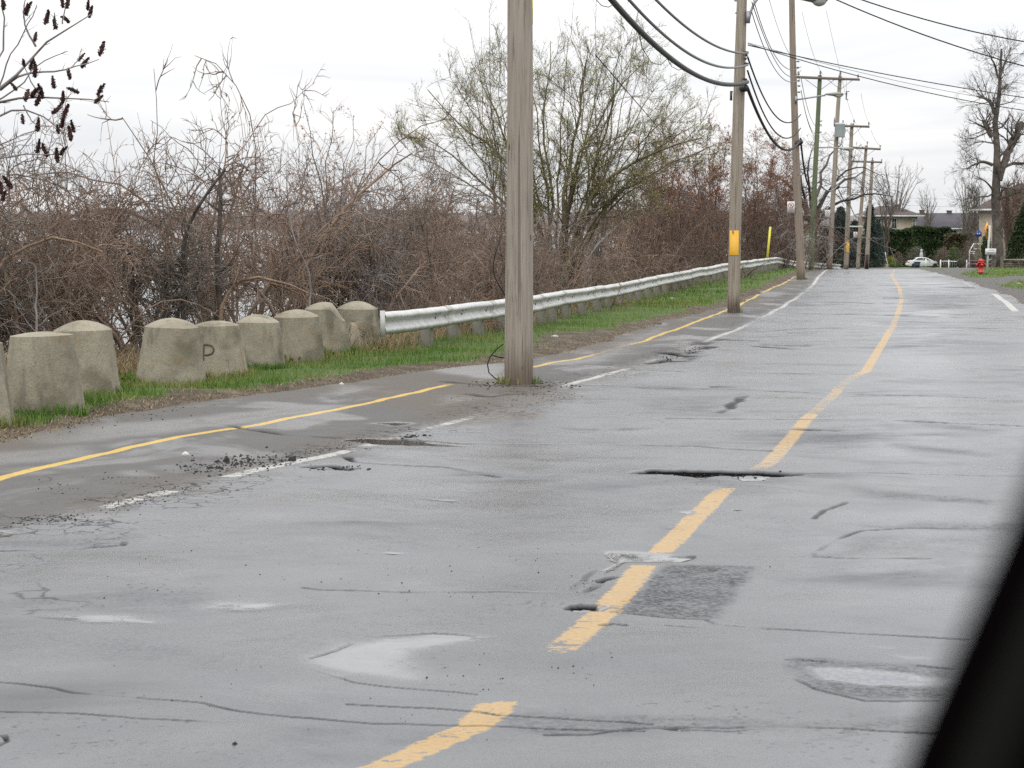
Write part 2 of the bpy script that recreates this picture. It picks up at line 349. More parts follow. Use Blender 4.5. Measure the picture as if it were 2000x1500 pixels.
# cracks
for c in [([(-60, 1328), (14, 1333), (100, 1342), (150, 1352), (300, 1365), (400, 1372), (470, 1388), (570, 1398), (700, 1408), (737, 1411), (936, 1417), (985, 1419), (1090, 1423), (1250, 1430)], 1.2, .75),
          ([(-60, 1386), (0, 1390), (130, 1395), (250, 1405), (420, 1412)], 1.1, .7),
          ([(687, 1374), (845, 1384), (936, 1390), (981, 1398), (1020, 1400), (1160, 1406), (1265, 1412)], 1.2, .8),
          ([(1060, 1436), (1160, 1436), (1230, 1428), (1300, 1421), (1422, 1422), (1510, 1419), (1650, 1423), (1800, 1430), (1960, 1440)], 1.9, .95),
          ([(1290, 1424), (1360, 1428), (1430, 1430), (1490, 1424)], 1.2, .7),
          ([(1190, 1196), (1300, 1206), (1395, 1210), (1408, 1220), (1510, 1229), (1650, 1236), (1891, 1251)], 1.4, .85),
          ([(1300, 1222), (1400, 1226), (1500, 1228)], 1.0, .5),
          ([(600, 1146), (635, 1152), (810, 1155), (1107, 1157)], 1.0, .5),
          ([(790, 857), (895, 866), (1070, 867), (1245, 869), (1350, 871), (1500, 880)], 1.1, .7),
          ([(1230, 722), (1300, 724), (1440, 727), (1671, 731)], 1.0, .75),
          ([(1250, 757), (1440, 760), (1667, 770), (1895, 776), (2010, 781)], 1.0, .5),
          ([(1300, 817), (1545, 818), (1720, 820), (1895, 827), (2010, 832)], 1.0, .6),
          ([(1520, 840), (1545, 838), (1600, 840), (1650, 841), (1690, 840)], 1.7, 1.0),
          ([(1755, 640), (1825, 640), (2010, 643)], .9, .55), ([(1542, 925), (1720, 923), (2010, 929)], 1.0, .55),
          ([(1400, 808), (1420, 799), (1440, 782), (1457, 769)], 1.2, .6), ([(1650, 979), (1615, 994), (1587, 1012)], 1.1, .5),
          ([(1965, 1030), (1780, 1031), (1685, 1036), (1654, 1045), (1629, 1054), (1590, 1075), (1587, 1087), (1650, 1090), (1800, 1092)], 1.1, .55),
          ([(-60, 1077), (0, 1075), (140, 1073), (245, 1064), (250, 1057)], 1.1, .6),
          ([(609, 1283), (638, 1276), (680, 1262), (722, 1244), (845, 1237), (945, 1242)], .9, .4), ([(615, 1311), (660, 1322), (700, 1332), (900, 1352), (935, 1358)], .9, .45),
          ([(608, 912), (650, 909), (690, 917)], 2.4, 1.0), ([(620, 915), (655, 916), (700, 914)], 1.5, .9), ([(662, 886), (698, 902), (750, 907), (870, 912), (980, 930)], 1.2, .7),
          ([(1195, 1126), (1168, 1132), (1156, 1144), (1135, 1157)], 2.0, .9), ([(1165, 1114), (1150, 1130), (1120, 1150)], 1.6, .35),
          ([(1295, 689), (1320, 690), (1352, 695)], 1.8, .9), ([(1305, 705), (1320, 706), (1336, 699)], 2.4, 1.0), ([(1250, 712), (1290, 706), (1340, 694), (1370, 682), (1390, 676)], 1.3, .7),
          ([(1410, 663), (1472, 665)], 1.3, .95), ([(1472, 676), (1547, 681)], 1.2, .9), ([(1490, 673), (1590, 676)], 1.0, .5), ([(1396, 755), (1453, 756)], 1.3, .8), ([(1365, 672), (1385, 665)], 1.6, .7),
          ([(1320, 1085), (1357, 1087)], 1.2, .8), ([(1165, 1222), (1190, 1219), (1215, 1222)], 1.8, .8), ([(940, 1244), (972, 1244)], 2.2, .8), ([(950, 1219), (972, 1221)], 1.4, .5),
          ([(1455, 840), (1500, 843)], 1.1, .6), ([(1240, 600), (1360, 604), (1440, 606)], 1.0, .4), ([(1600, 590), (1900, 596)], .8, .4), ([(1560, 612), (1700, 614), (1960, 622)], .8, .4), ([(1740, 582), (1775, 582)], 1.2, .8), ([(1850, 560), (1890, 562)], 1.1, .7),
          ([(-30, 1440), (14, 1436), (28, 1448), (10, 1458), (-30, 1455)], 1.6, .8), ([(390, 820), (470, 835), (560, 850), (660, 855)], 1.2, .6), ([(910, 770), (960, 774), (1010, 770)], 1.5, .6), ([(870, 745), (940, 752), (1080, 754), (1180, 752)], 1.3, .7),
          ([(1540, 1287), (1560, 1286), (1620, 1291)], 1.4, .75), ([(1545, 1320), (1600, 1345), (1690, 1366), (1830, 1366)], 1.3, .6), ([(1790, 1300), (1860, 1305)], 1.2, .7), ([(1250, 540), (1330, 545)], .9, .4), ([(1640, 556), (1760, 558)], .8, .4), ([(1660, 640), (1560, 642), (1470, 648)], 1.0, .4)]:
    crack(*c)
# potholes: the shade of their unlit walls is painted in as dark colour
POT = [(1261, 923), (1276, 917), (1315, 918), (1405, 920), (1480, 919), (1516, 922), (1552, 926), (1510, 931), (1468, 927), (1414, 929), (1360, 929), (1300, 924)]
HOLE = [(1105, 1187), (1120, 1182), (1168, 1181), (1162, 1189), (1111, 1191)]
paint('dark', POT, .03, 1.0, .10, 5, .05); paint('dark', HOLE, .010, 1.0, .03, 10, .008)
# standing water
W = lambda p, soft=.04, amt=1, jit=.06: paint('wet', p, soft, amt, jit, 4)
W([(1418, 928), (1510, 931), (1504, 938), (1447, 940), (1425, 933)], .02); W([(1339, 929), (1399, 930), (1385, 936), (1366, 941)], .03)
W([(1114, 1192), (1168, 1189), (1192, 1183), (1180, 1194), (1120, 1197)], .012, 1, .02)
W([(1183, 1075), (1270, 1079), (1357, 1088), (1324, 1097), (1234, 1099), (1207, 1112), (1177, 1123), (1171, 1114), (1189, 1099)], .03, 1, .06)
W([(1587, 1302), (1675, 1304), (1790, 1318), (1866, 1327), (1846, 1339), (1685, 1335), (1615, 1325)], .07, 1, .05)
W([(35, 1202), (122, 1199), (252, 1201), (329, 1215), (297, 1220), (175, 1216)], .13); W([(400, 1185), (427, 1176), (525, 1176), (553, 1181), (504, 1194), (437, 1194)], .13)
W([(717, 1079), (760, 1077), (795, 1080), (770, 1083)], .04); W([(840, 975), (900, 976), (885, 981)], .05, .9); W([(-40, 1032), (0, 1032), (45, 1036), (50, 1042), (20, 1048), (-40, 1050)], .05, 1, .1)
W([(730, 826), (774, 823), (814, 827), (774, 832)], .12); W([(666, 860), (718, 856), (806, 858), (910, 872), (830, 871), (750, 869)], .06, 1, .15)
W([(1327, 1000), (1351, 997), (1347, 1004)], .04, .8); W([(1417, 978), (1435, 979), (1425, 982)], .04, .8); W([(1426, 994), (1462, 995), (1440, 998)], .03, .8); W([(1252, 1050), (1280, 1052), (1265, 1054)], .04, .6); W([(1246, 1126), (1282, 1130), (1255, 1133)], .04, .6)
W([(1013, 1242), (1072, 1237), (1040, 1246)], .03, .6); W([(722, 1246), (852, 1240), (943, 1243), (938, 1250), (852, 1250), (760, 1256)], .04, .9, .04)
W([(1015, 1376), (1080, 1380), (1040, 1384)], .03, .6); W([(1270, 1419), (1330, 1421), (1330, 1426)], .02, .9, .02)
W([(1265, 632), (1300, 630), (1295, 636)], .15, .8); W([(1690, 1262), (1770, 1264), (1740, 1270)], .04, .5); W([(1737, 1279), (1840, 1286), (1770, 1288)], .03, .5)
F = lambda p, soft=.2, amt=.7, jit=.2: paint('film', p, soft, amt, jit, 2)
W([(609, 1285), (640, 1274), (722, 1246), (852, 1240), (943, 1244), (940, 1251), (870, 1262), (810, 1272), (796, 1297), (815, 1325), (760, 1328), (667, 1319), (628, 1306)], .14, .85, .10)
F([(20, 855), (180, 834), (420, 815), (520, 800), (600, 790), (680, 793), (430, 830), (250, 850), (100, 870)], .3, .9); F([(-40, 885), (150, 872), (160, 890), (-40, 910)], .3, .9)
F([(825, 722), (982, 710), (982, 741), (923, 738)], .2, .9); F([(1060, 712), (1170, 690), (1250, 668), (1290, 640), (1220, 690), (1120, 712)], .3, .8); F([(1190, 676), (1250, 652), (1290, 648), (1240, 672)], .3, .8)
F([(1150, 745), (1280, 715), (1330, 735), (1180, 752)], .3, .5); F([(700, 880), (900, 862), (1150, 870), (1150, 895), (800, 900)], .3, .6); F([(500, 1026), (700, 1030), (660, 1046), (540, 1042)], .3, .5); F([(350, 905), (480, 895), (560, 890), (470, 915)], .3, .4)
F([(1880, 850), (1990, 846), (1990, 872), (1900, 870)], .2, .6); F([(1640, 1010), (1990, 980), (1990, 1000), (1660, 1020)], .2, .5); F([(1440, 1140), (1880, 1150), (1880, 1190), (1450, 1170)], .25, .6)
F([(880, 1060), (1000, 1000), (1250, 960), (1300, 1000), (1150, 1100), (900, 1130)], .4, .35); F([(1690, 690), (1900, 700), (1890, 740), (1700, 720)], .5, .5); F([(850, 1440), (1500, 1430), (1700, 1500), (600, 1500)], .3, .35)
F([(400, 1170), (700, 1170), (750, 1200), (420, 1230)], .3, .3); F([(-40, 1290), (100, 1290), (180, 1330), (-40, 1330)], .2, .5)
# drier, coarser patches
R = lambda p, soft=.1, amt=.8, jit=.12: paint('rough', p, soft, amt, jit, 3)
R([(1300, 1102), (1477, 1105), (1468, 1129), (1432, 1171), (1405, 1207), (1270, 1204), (1192, 1195), (1210, 1174), (1252, 1150), (1285, 1114)], .04, .92, .03)
R([(1541, 1300), (1559, 1286), (1632, 1293), (1860, 1304), (1867, 1367), (1685, 1367), (1608, 1356), (1552, 1321)], .05, .62, .08)
R([(1105, 836), (1266, 836), (1230, 842), (1140, 842)], .12, .8); R([(867, 912), (1052, 930), (1030, 936), (880, 928)], .12, .75); R([(1685, 956), (1954, 976), (1940, 986), (1700, 968)], .15, .7)
R([(1737, 864), (1947, 886), (1930, 892), (1740, 874)], .15, .6); R([(1660, 1022), (1980, 1022), (1980, 1036), (1680, 1032)], .12, .6); R([(1780, 820), (1955, 838), (1940, 846), (1800, 832)], .2, .6); R([(1250, 775), (1440, 770), (1400, 806), (1250, 800)], .2, .5)
R([(960, 1400), (1500, 1412), (1790, 1400), (1790, 1428), (1420, 1420), (1080, 1430)], .06, .45); R([(1680, 1050), (1960, 1040), (1960, 1085), (1620, 1085)], .1, .4); R([(1010, 840), (990, 804), (1040, 808)], .1, .5); R([(-40, 1055), (240, 1050), (200, 1072), (-40, 1076)], .2, .5)
R([(1480, 580), (1700, 560), (1560, 600)], .5, .4); R([(1770, 575), (1910, 575), (1900, 600), (1800, 605)], .5, .5); R([(1830, 660), (2000, 670), (2000, 700), (1850, 690)], .4, .3); R([(200, 1170), (420, 1160), (380, 1200), (330, 1195)], .3, .45); R([(-40, 1225), (300, 1240), (420, 1290), (100, 1280)], .3, .4); R([(1240, 615), (1460, 610), (1440, 625), (1260, 640)], .3, .4); R([(1500, 850), (1700, 850), (1650, 900), (1540, 890)], .3, .35)
# mud and soil carried onto the asphalt
M_ = lambda p, soft=.35, amt=.8, jit=.5: paint('dirt', p, soft, amt, jit, 2)
M_([(640, 745), (830, 728), (975, 742), (1140, 750), (1110, 785), (1010, 825), (880, 830), (780, 800)], .3, .9); M_([(180, 1000), (430, 935), (640, 890), (740, 850), (650, 870), (400, 915), (150, 985)], .25, .7); M_([(600, 870), (760, 845), (900, 800), (780, 850), (640, 890)], .3, .5); M_([(1130, 745), (1300, 695), (1400, 660), (1290, 715), (1180, 752)], .25, .6)
M_([(1100, 700), (1250, 655), (1400, 612), (1330, 640), (1200, 690)], .3, .5)
edge = sstep(1.3, -0.1, XX - LE) * np.clip(0.75 + 1.0 * fbm(XX * 0.7, DD * 0.7, 21, 4), 0, 1)
A['dirt'] = np.maximum(A['dirt'], edge.astype(np.float32))
redge = sstep(-1.6, 0.1, XX - RE) * np.clip(0.5 + 1.0 * fbm(XX * 0.7, DD * 0.7, 22, 4), 0, 1)
A['dirt'] = np.maximum(A['dirt'], 0.7 * redge.astype(np.float32))
# relief: water lies level, potholes and cracks sink, worn surface stands proud
ZZ = ZZ + 0.006 * fbm(XX * 2.3, DD * 2.3, 31, 4) * (1 - A['wet']) * np.clip(30 / DD, 0, 1)
ZZ = ZZ - 0.02 * A['dark'] - 0.004 * A['wet'] - 0.004 * A['rough']
inroad = (XX > LE) & (XX < RE) & (DD < 150)
# verge: soil and grass stand a little above the asphalt and are lumpy
lump = 0.05 * fbm(XX * 1.1, DD * 1.1, 41, 4) + 0.05
ZZ = np.where(inroad, ZZ, ZZ + lump * sstep(0, 0.5, np.maximum(LE - XX, XX - RE)))
_gz = ZZ.copy()
def gz(X, D):
    """height of the built ground surface"""
    X = np.asarray(X, float); D = np.asarray(D, float)
    i = np.clip(np.searchsorted(ROW, D) - 1, 0, nr - 2); t = X / D; j = np.clip(np.searchsorted(COLT, t) - 1, 0, nc - 2)
    a = (D - ROW[i]) / (ROW[i + 1] - ROW[i]); b = (t - COLT[j]) / (COLT[j + 1] - COLT[j])
    return (_gz[i, j] * (1 - b) + _gz[i, j + 1] * b) * (1 - a) + (_gz[i + 1, j] * (1 - b) + _gz[i + 1, j + 1] * b) * a
# how grassy
past = LE - XX
gl = sstep(0.15, 0.75, past + 0.35 * fbm(XX * 1.2, DD * 1.2, 51, 4)) * sstep(0.4, -1.0, np.interp(DD, _BY, _BX) - XX - 1.0)
_bare = gpoly([(1040, 690), (1080, 655), (1180, 650), (1130, 690), (1040, 702)])
gl = gl * sstep(-.3, .5, poly_sd(XX, DD, _bare) + .5 * fbm(XX, DD, 55, 3))
gr = np.zeros_like(XX)
LAWN = [gpoly([(1885, 541), (1905, 529), (1945, 526), (2100, 522), (2100, 541), (1960, 543), (1915, 545)]), gpoly([(1962, 562), (1975, 553), (2020, 549), (2100, 546), (2100, 566), (1990, 566)])]
for L in LAWN: gr = np.maximum(gr, sstep(0.3, -0.3, poly_sd(XX, DD, L) + 0.5 * fbm(XX * 0.8, DD * 0.8, 61, 3)))
gr = np.maximum(gr, 0.8 * sstep(108, 118, DD) * sstep(0, 2, XX - RE - 6) * (fbm(XX * .1, DD * .1, 62, 2) > -0.1))
A['grass'] = np.where(XX < LE, gl, gr).astype(np.float32)
A['gravel'] = np.where(XX > RE, 1, 0).astype(np.float32)
idx = np.arange(nr * nc).reshape(nr, nc)
quads = np.stack([idx[:-1, :-1], idx[:-1, 1:], idx[1:, 1:], idx[1:, :-1]], -1).reshape(-1, 4)
fr = (inroad[:-1, :-1] & inroad[1:, 1:]).ravel()
left = ((XX < LE)[:-1, :-1]).ravel() & ~fr
P3 = np.stack([XX, DD, ZZ], -1).reshape(-1, 3)
def sub(name, mask, mat, attrs):
    q = quads[mask]; u, inv = np.unique(q, return_inverse=True)
    o = mesh(name, P3[u], inv.reshape(-1, 4), mat, smooth=True)
    for a in attrs:
        at_ = o.data.attributes.new(a, 'FLOAT', 'POINT'); at_.data.foreach_set('value', np.ascontiguousarray(A[a].ravel()[u], np.float32))
    return prop(o, kind='structure')

# --- asphalt: wet, worn, painted
t = NT('wet_asphalt'); p = t.pos()
wet, film, dark, rgh, dirt = (t.attr(k) for k in ('wet', 'film', 'dark', 'rough', 'dirt'))
rgh = t.math('MULTIPLY', rgh, t.ramp(t.noise(p, 3.0, 5, .7), .33, .62, .45, 1.0))
wet = t.ramp(wet, .08, .88)
_shf = t.math('MULTIPLY', t.ramp(t.attr('uw'), 0.2, -0.3), t.ramp(t.noise(t.scale(p, (.9, .45, 1)), 1.0, 4, .6, .5), .50, .64, 0, .75))
_she = t.ramp(t.noise(t.scale(p, (.36, .55, 1.3)), 1.0, 5, .6, .8), .50, .70, 0, .9)
film = t.math('MAXIMUM', film, t.math('MAXIMUM', _shf, t.math('MULTIPLY', _she, t.ramp(t.attr('uw'), -0.3, 0.3))), True)
n_f = t.noise(p, 90, 3, 0.7); n_g = t.noise(p, 260, 2, 0.7); n_m = t.noise(p, 2.2, 4, 0.55, 0.4); n_l = t.noise(p, 0.45, 4, 0.6, 0.8); n_p = t.noise(p, 14, 4, 0.65)
col = t.mix(t.lin(n_f, 0.25, 0.75), (0.030, 0.0325, 0.037), (0.072, 0.076, 0.083))
col = t.mix(t.ramp(n_l, 0.35, 0.65), col, t.mix(0.6, col, (0.085, 0.085, 0.087)))
spk = t.ramp(t.noise(p, 42, 2, .7), .42, .60)
far = t.lin(t.n('ShaderNodeSeparateXYZ', {0: p}).outputs[1], 25, 60)
blot = t.ramp(t.noise(t.scale(p, (.42, .62, 1)), 1.0, 5, 0.62, 0.5), 0.50, 0.70, 0, .85)
damp = t.ramp(t.noise(p, 0.85, 5, 0.62, 0.5), 0.42, 0.62)
col = t.mix(t.math('MULTIPLY', damp, 0.45), col, (0.030, 0.031, 0.034))
pits = t.math('MULTIPLY', t.ramp(t.noise(p, 30, 3, .6), .58, .70), t.ramp(t.noise(p, 0.9, 3, .6), .45, .66, .04, .62))
col = t.mix(pits, col, (0.012, 0.012, 0.013))
band = t.math('MULTIPLY', t.ramp(t.math('ABSOLUTE', t.math('ADD', t.attr('uw'), -0.05)), 0.75, 0.25), t.ramp(t.noise(p, .8, 3), .44, .56))
alli = t.math('MULTIPLY', t.ramp(t.voro(t.n('ShaderNodeVectorMath', {0: p, 1: t.n('ShaderNodeVectorMath', {0: t.n('ShaderNodeTexNoise', {'Vector': p, 'Scale': 6.0, 'Detail': 3}).outputs['Color'], 1: (.25, .25, .25)}, operation='MULTIPLY').outputs[0]}, operation='ADD').outputs[0], 5.5, 'DISTANCE_TO_EDGE'), 0, .06, 1, 0), band)
fleck = t.math('MULTIPLY', t.ramp(t.voro(p, 48), 0.10, 0.26, 1, 0), t.ramp(n_p, 0.42, 0.62, 0.15, 1))
col = t.mix(t.math('MULTIPLY', fleck, 0.6), col, (0.020, 0.020, 0.021))
col = t.mix(t.math('MULTIPLY', rgh, 0.95), col, t.mix(spk, (0.012, 0.013, 0.015), (0.105, 0.11, 0.115)))
shoulder = t.ramp(t.math('ADD', t.attr('uw'), t.lin(n_p, 0.2, 0.8, -0.25, 0.25)), 0.12, -0.25)
col = t.mix(t.math('MULTIPLY', shoulder, t.lin(n_m, 0.3, 0.7, 0.45, 0.9)), col, t.mix(n_f, (0.038, 0.034, 0.030), (0.085, 0.076, 0.066)))
dm = t.math('MULTIPLY', dirt, t.lin(n_p, 0.35, 0.6, 0.25, 1.0), True)
col = t.mix(dm, col, t.mix(n_f, (0.045, 0.034, 0.024), (0.105, 0.085, 0.062)))
# worn paint
n_w = t.noise(t.scale(p, (1, 2.2, 1)), 8, 5, 0.7, 0.5); n_w2 = t.noise(p, 45, 3, 0.7)
wn = t.math('ADD', t.math('MULTIPLY', n_w, 0.7), t.math('MULTIPLY', n_w2, 0.3))
def stripe(u, v, hw, ragged):
    d = t.math('ABSOLUTE', t.attr(u)); e = t.math('ADD', d, t.lin(n_w, 0.25, 0.75, -ragged, ragged))
    inside = t.ramp(e, hw + .008, hw - .008)
    thr = t.lin(t.attr(v), 0, 1, 0.72, 0.385)
    keep = t.ramp(t.math('SUBTRACT', wn, thr), -0.03, 0.03)
    return t.math('MULTIPLY', inside, keep)
pc = stripe('uc', 'vc', 0.062, 0.022); pw = stripe('uw', 'vw', 0.056, 0.03); py_ = stripe('uy', 'vy', 0.047, 0.010); pr = stripe('ur', 'vr', 0.085, 0.02)
nodark = t.math('SUBTRACT', 1.0, t.math('MULTIPLY', dark, 1.0), True)
nowet = t.math('SUBTRACT', 1.0, wet, True)
mk = t.math('MULTIPLY', nodark, nowet)
col = t.mix(t.math('MULTIPLY', pc, mk), col, t.mix(n_w2, (0.18, 0.105, 0.028), (0.36, 0.228, 0.072)))
col = t.mix(t.math('MULTIPLY', py_, mk), col, t.mix(n_w2, (0.32, 0.20, 0.012), (0.42, 0.275, 0.022)))
white = t.math('MAXIMUM', pw, pr)
col = t.mix(t.math('MULTIPLY', white, mk), col, t.mix(n_w2, (0.22, 0.21, 0.185), (0.34, 0.33, 0.30)))
allp = t.math('MULTIPLY', t.math('MAXIMUM', white, t.math('MAXIMUM', pc, py_)), mk)
# fine crazing
vd = t.voro(t.n('ShaderNodeVectorMath', {0: p, 1: t.n('ShaderNodeVectorMath', {0: t.n('ShaderNodeTexNoise', {'Vector': p, 'Scale': 1.7, 'Detail': 4}).outputs['Color'], 1: (0.9, 0.9, 0.9)}, operation='MULTIPLY').outputs[0]}, operation='ADD').outputs[0], 0.55, 'DISTANCE_TO_EDGE')
hair = t.math('MULTIPLY', t.ramp(vd, 0.0, 0.010, 1, 0), t.ramp(n_l, 0.52, 0.66))
dk = t.math('MAXIMUM', t.math('MAXIMUM', dark, t.math('MULTIPLY', alli, .8)), t.math('MULTIPLY', hair, 0.5), True)
col = t.mix(dk, col, (0.006, 0.006, 0.006))
# gloss: a skin of water everywhere, deeper in the hollows
r = t.lin(n_m, 0.30, 0.70, 0.20, 0.43)
r = t.math('ADD', r, t.lin(n_l, 0.3, 0.7, -0.06, 0.18)); r = t.math('SUBTRACT', r, t.math('MULTIPLY', damp, 0.09)); r = t.math('MAXIMUM', r, 0.10); r = t.mixf(t.math('MULTIPLY', fleck, .5), r, 0.7)
r = t.mixf(t.math('MULTIPLY', blot, t.lin(n_m, .3, .7, .35, .85)), r, 0.62); r = t.mixf(t.math('MULTIPLY', pits, .8), r, 0.8); r = t.mixf(film, r, 0.10)
r = t.mixf(t.math('MULTIPLY', shoulder, t.math('SUBTRACT', 0.9, t.math('MULTIPLY', film, 0.75))), r, 0.70)
r = t.mixf(dm, r, 0.75); r = t.mixf(rgh, r, 0.72); r = t.mixf(allp, r, 0.5); r = t.mixf(dk, r, 0.8); r = t.mixf(wet, r, 0.03)
spec = t.mixf(blot, 0.84, 0.18); spec = t.mixf(film, spec, 1.0); spec = t.mixf(dm, spec, 0.3)
spec = t.mixf(rgh, spec, 0.20); spec = t.mixf(t.math('MULTIPLY', shoulder, t.math('SUBTRACT', 1.0, film, True)), spec, 0.30); spec = t.mixf(wet, spec, 1.0); spec = t.mixf(dk, spec, 0.0); spec = t.mixf(t.math('MULTIPLY', pits, .7), spec, 0.0)
hb = t.math('ADD', t.math('MULTIPLY', n_f, 0.5), t.math('MULTIPLY', n_g, 0.5))
ins = t.n('ShaderNodeBump', {'Height': hb, 'Distance': 0.004, 'Strength': t.math('MULTIPLY', t.mixf(rgh, t.mixf(dm, 0.45, 0.6), 1.0), nowet)}).outputs[0]
MAT_ROAD = t.out(col, r, ins, 0, spec, IOR=1.5)
road = sub('road', fr, MAT_ROAD, ['wet', 'film', 'dark', 'rough', 'dirt', 'vc', 'vw', 'vy', 'vr', 'uc', 'uw', 'uy', 'ur'])

# --- verge: mud, leaf litter and short grass; gravel on the right
t = NT('verge_soil'); p = t.pos(); g = t.attr('grass'); gv = t.attr('gravel')
n1 = t.noise(p, 3.0, 5, 0.65, 0.4); n2 = t.noise(p, 30, 4, 0.7); n3 = t.noise(p, 120, 2, 0.6)
soil = t.mix(t.lin(n2, 0.3, 0.7), (0.034, 0.025, 0.017), (0.125, 0.095, 0.062))
soil = t.mix(t.ramp(n1, 0.45, 0.65), soil, t.mix(n3, (0.10, 0.08, 0.05), (0.19, 0.155, 0.105)))
gravel = t.mix(t.lin(n3, 0.3, 0.7), (0.07, 0.065, 0.06), (0.16, 0.15, 0.14))
col = t.mix(gv, soil, gravel)
gc = t.mix(n2, (0.040, 0.075, 0.014), (0.105, 0.160, 0.034))
col = t.mix(t.ramp(t.math('ADD', g, t.lin(n2, 0.3, 0.7, -0.25, 0.25)), 0.35, 0.65), col, gc)
MAT_SOIL = t.out(col, 0.85, t.bump(t.math('ADD', n2, n3), 0.8, 0.03), 0, 0.25)
sub('grass_verge', left & ((DD < 5000)[:-1, :-1]).ravel(), MAT_SOIL, ['grass', 'gravel'])
sub('ground', ~left & ~fr, MAT_SOIL, ['grass', 'gravel'])

# --- lake
t = NT('lake_water'); p = t.pos()
nb = t.bump(t.noise(t.scale(p, (1, 1.0, 1)), 0.9, 4, 0.6), 0.35, 0.12)
m = t.out((0.045, 0.05, 0.052), 0.16, nb, 0, 0.5)
lk = mesh('lake_water', [(-3500, -60, LAKE_Z), (60, -60, LAKE_Z), (60, 420, LAKE_Z), (900, 5600, LAKE_Z), (-3500, 5600, LAKE_Z)], [(0, 1, 2, 3, 4)], m); prop(lk, kind='structure')
# ------------------------------------------------------------------ bare shrubs and trees
def nrm(v): return v / (np.linalg.norm(v, axis=-1, keepdims=True) + 1e-9)
def grow(r, P0, D0, L, R0, nseg, wig, trop, taper=0.25):
    N = len(P0); pts = np.empty((N, nseg + 1, 3)); pts[:, 0] = P0; d = nrm(D0)
    st = (L / nseg)[:, None]; bend = r.normal(0, wig * 0.5, (N, 3))
    for i in range(nseg):
        d = nrm(d + r.normal(0, wig, (N, 3)) + bend + np.asarray(trop))
        pts[:, i + 1] = pts[:, i] + d * st
    u = np.linspace(0, 1, nseg + 1)
    return pts, R0[:, None] * (1 - (1 - taper) * u)[None]
def sprout(r, pts, rad, n, ln, ang, rf, tr=(0.2, 1.0), shrink=0.5, rmin=0.0012):
    N, m, _ = pts.shape
    pi = np.repeat(np.arange(N), n); t = r.uniform(tr[0], tr[1], N * n)
    s = t * (m - 1); i = np.clip(s.astype(int), 0, m - 2); f = (s - i)[:, None]
    P0 = pts[pi, i] * (1 - f) + pts[pi, i + 1] * f
    T = nrm(pts[pi, i + 1] - pts[pi, i])
    perp = nrm(np.cross(T, r.normal(0, 1, (N * n, 3))))
    a = r.uniform(ang[0], ang[1], N * n)[:, None]
    D0 = T * np.cos(a) + perp * np.sin(a)
    L = r.uniform(ln[0], ln[1], N * n) * (1 - shrink * t)
    R0 = np.maximum((rad[pi, i] * (1 - f[:, 0]) + rad[pi, i + 1] * f[:, 0]) * rf, rmin)
    return P0, D0, L, R0
def branchwork(r, stems, levels):
    """stems: list of (pts (n,3), rad (n,)) or arrays; levels: dicts. returns list of (pts, rad)"""
    out = []
    if isinstance(stems, list):
        m = 10; P = []; Rr = []
        for p, rd in stems:
            p = np.asarray(p, float); s = np.concatenate([[0], np.cumsum(np.linalg.norm(np.diff(p, axis=0), axis=1))]); s /= s[-1]
            u = np.linspace(0, 1, m)
            q = np.stack([np.interp(u, s, p[:, k]) for k in range(3)], 1)
            q[1:-1] = q[1:-1] * .5 + (q[:-2] + q[2:]) * .25
            q[1:-1] += r.normal(0, 1, (m - 2, 3)) * 0.008 * np.linalg.norm(p[-1] - p[0])
            P.append(q); Rr.append(np.interp(u, np.linspace(0, 1, len(rd)), rd))
        cur = (np.array(P), np.array(Rr))
    else: cur = stems
    out.append(cur)
    for lv in levels:
        P0, D0, L, R0 = sprout(r, cur[0], cur[1], lv['n'], lv['len'], lv['ang'], lv.get('rf', .5), lv.get('tr', (.2, 1)), lv.get('shrink', .5), lv.get('rmin', .0012))
        D0 = D0 + np.asarray(lv.get('lean', (0, 0, 0)))
        cur = grow(r, P0, D0, L, R0, lv.get('seg', 5), lv.get('wig', .12), lv.get('trop', (0, 0, .02)), lv.get('taper', .3))
        out.append(cur)
    return out
def wood(lv, k0=7, kmin=3):
    V = []; F = []; n = 0
    for i, (p, rd) in enumerate(lv):
        v, q = tube_arr(p, rd, max(kmin, k0 - 2 * i)); V.append(v); F.append(q + n); n += len(v)
    return np.concatenate(V), np.concatenate(F)
def cards(r, P, size, stretch=1.8, up=None):
    """small leaf-shaped quads at points P"""
    N = len(P); s = r.uniform(size[0], size[1], N)[:, None]
    a = nrm(r.normal(0, 1, (N, 3)) + (0 if up is None else np.asarray(up))); b = nrm(np.cross(a, r.normal(0, 1, (N, 3))))
    V = np.stack([P, P + a * s * .5 + b * s / stretch * .5, P + a * s, P + a * s * .5 - b * s / stretch * .5], 1).reshape(-1, 3)
    return V, np.arange(4 * N).reshape(N, 4)
def tips(r, lv, n, t0=0.3):
    p, _ = lv; N, m, _ = p.shape
    i = r.integers(0, N, n); s = r.uniform(t0, 1, n) * (m - 1); k = np.clip(s.astype(int), 0, m - 2); f = (s - k)[:, None]
    return p[i, k] * (1 - f) + p[i, k + 1] * f
def bark(name, a, b, rough=0.85):
    t = NT(name); p = t.pos(); f = t.noise(p, 5, 3); g = t.noise(p, 1.1, 3)
    c = t.mix(t.lin(f, .3, .7), a, b)
    c = t.mix(t.lin(t.rnd(), 0, 1, 0, .35), c, tuple(x * .6 for x in a))
    c = t.mix(t.ramp(g, .5, .7, 0, .45), c, tuple(x * 1.5 for x in b))
    return t.out(c, rough, None, 0, .25)
def leafmat(name, a, b, rough=0.6, trans=0.25):
    t = NT(name); p = t.pos(); f = t.noise(p, 7, 3); g = t.noise(p, .8, 2)
    c = t.mix(t.lin(f, .3, .7), a, b); c = t.mix(t.ramp(g, .4, .65, 0, .5), c, a)
    return t.out(c, rough, None, 0, .3)
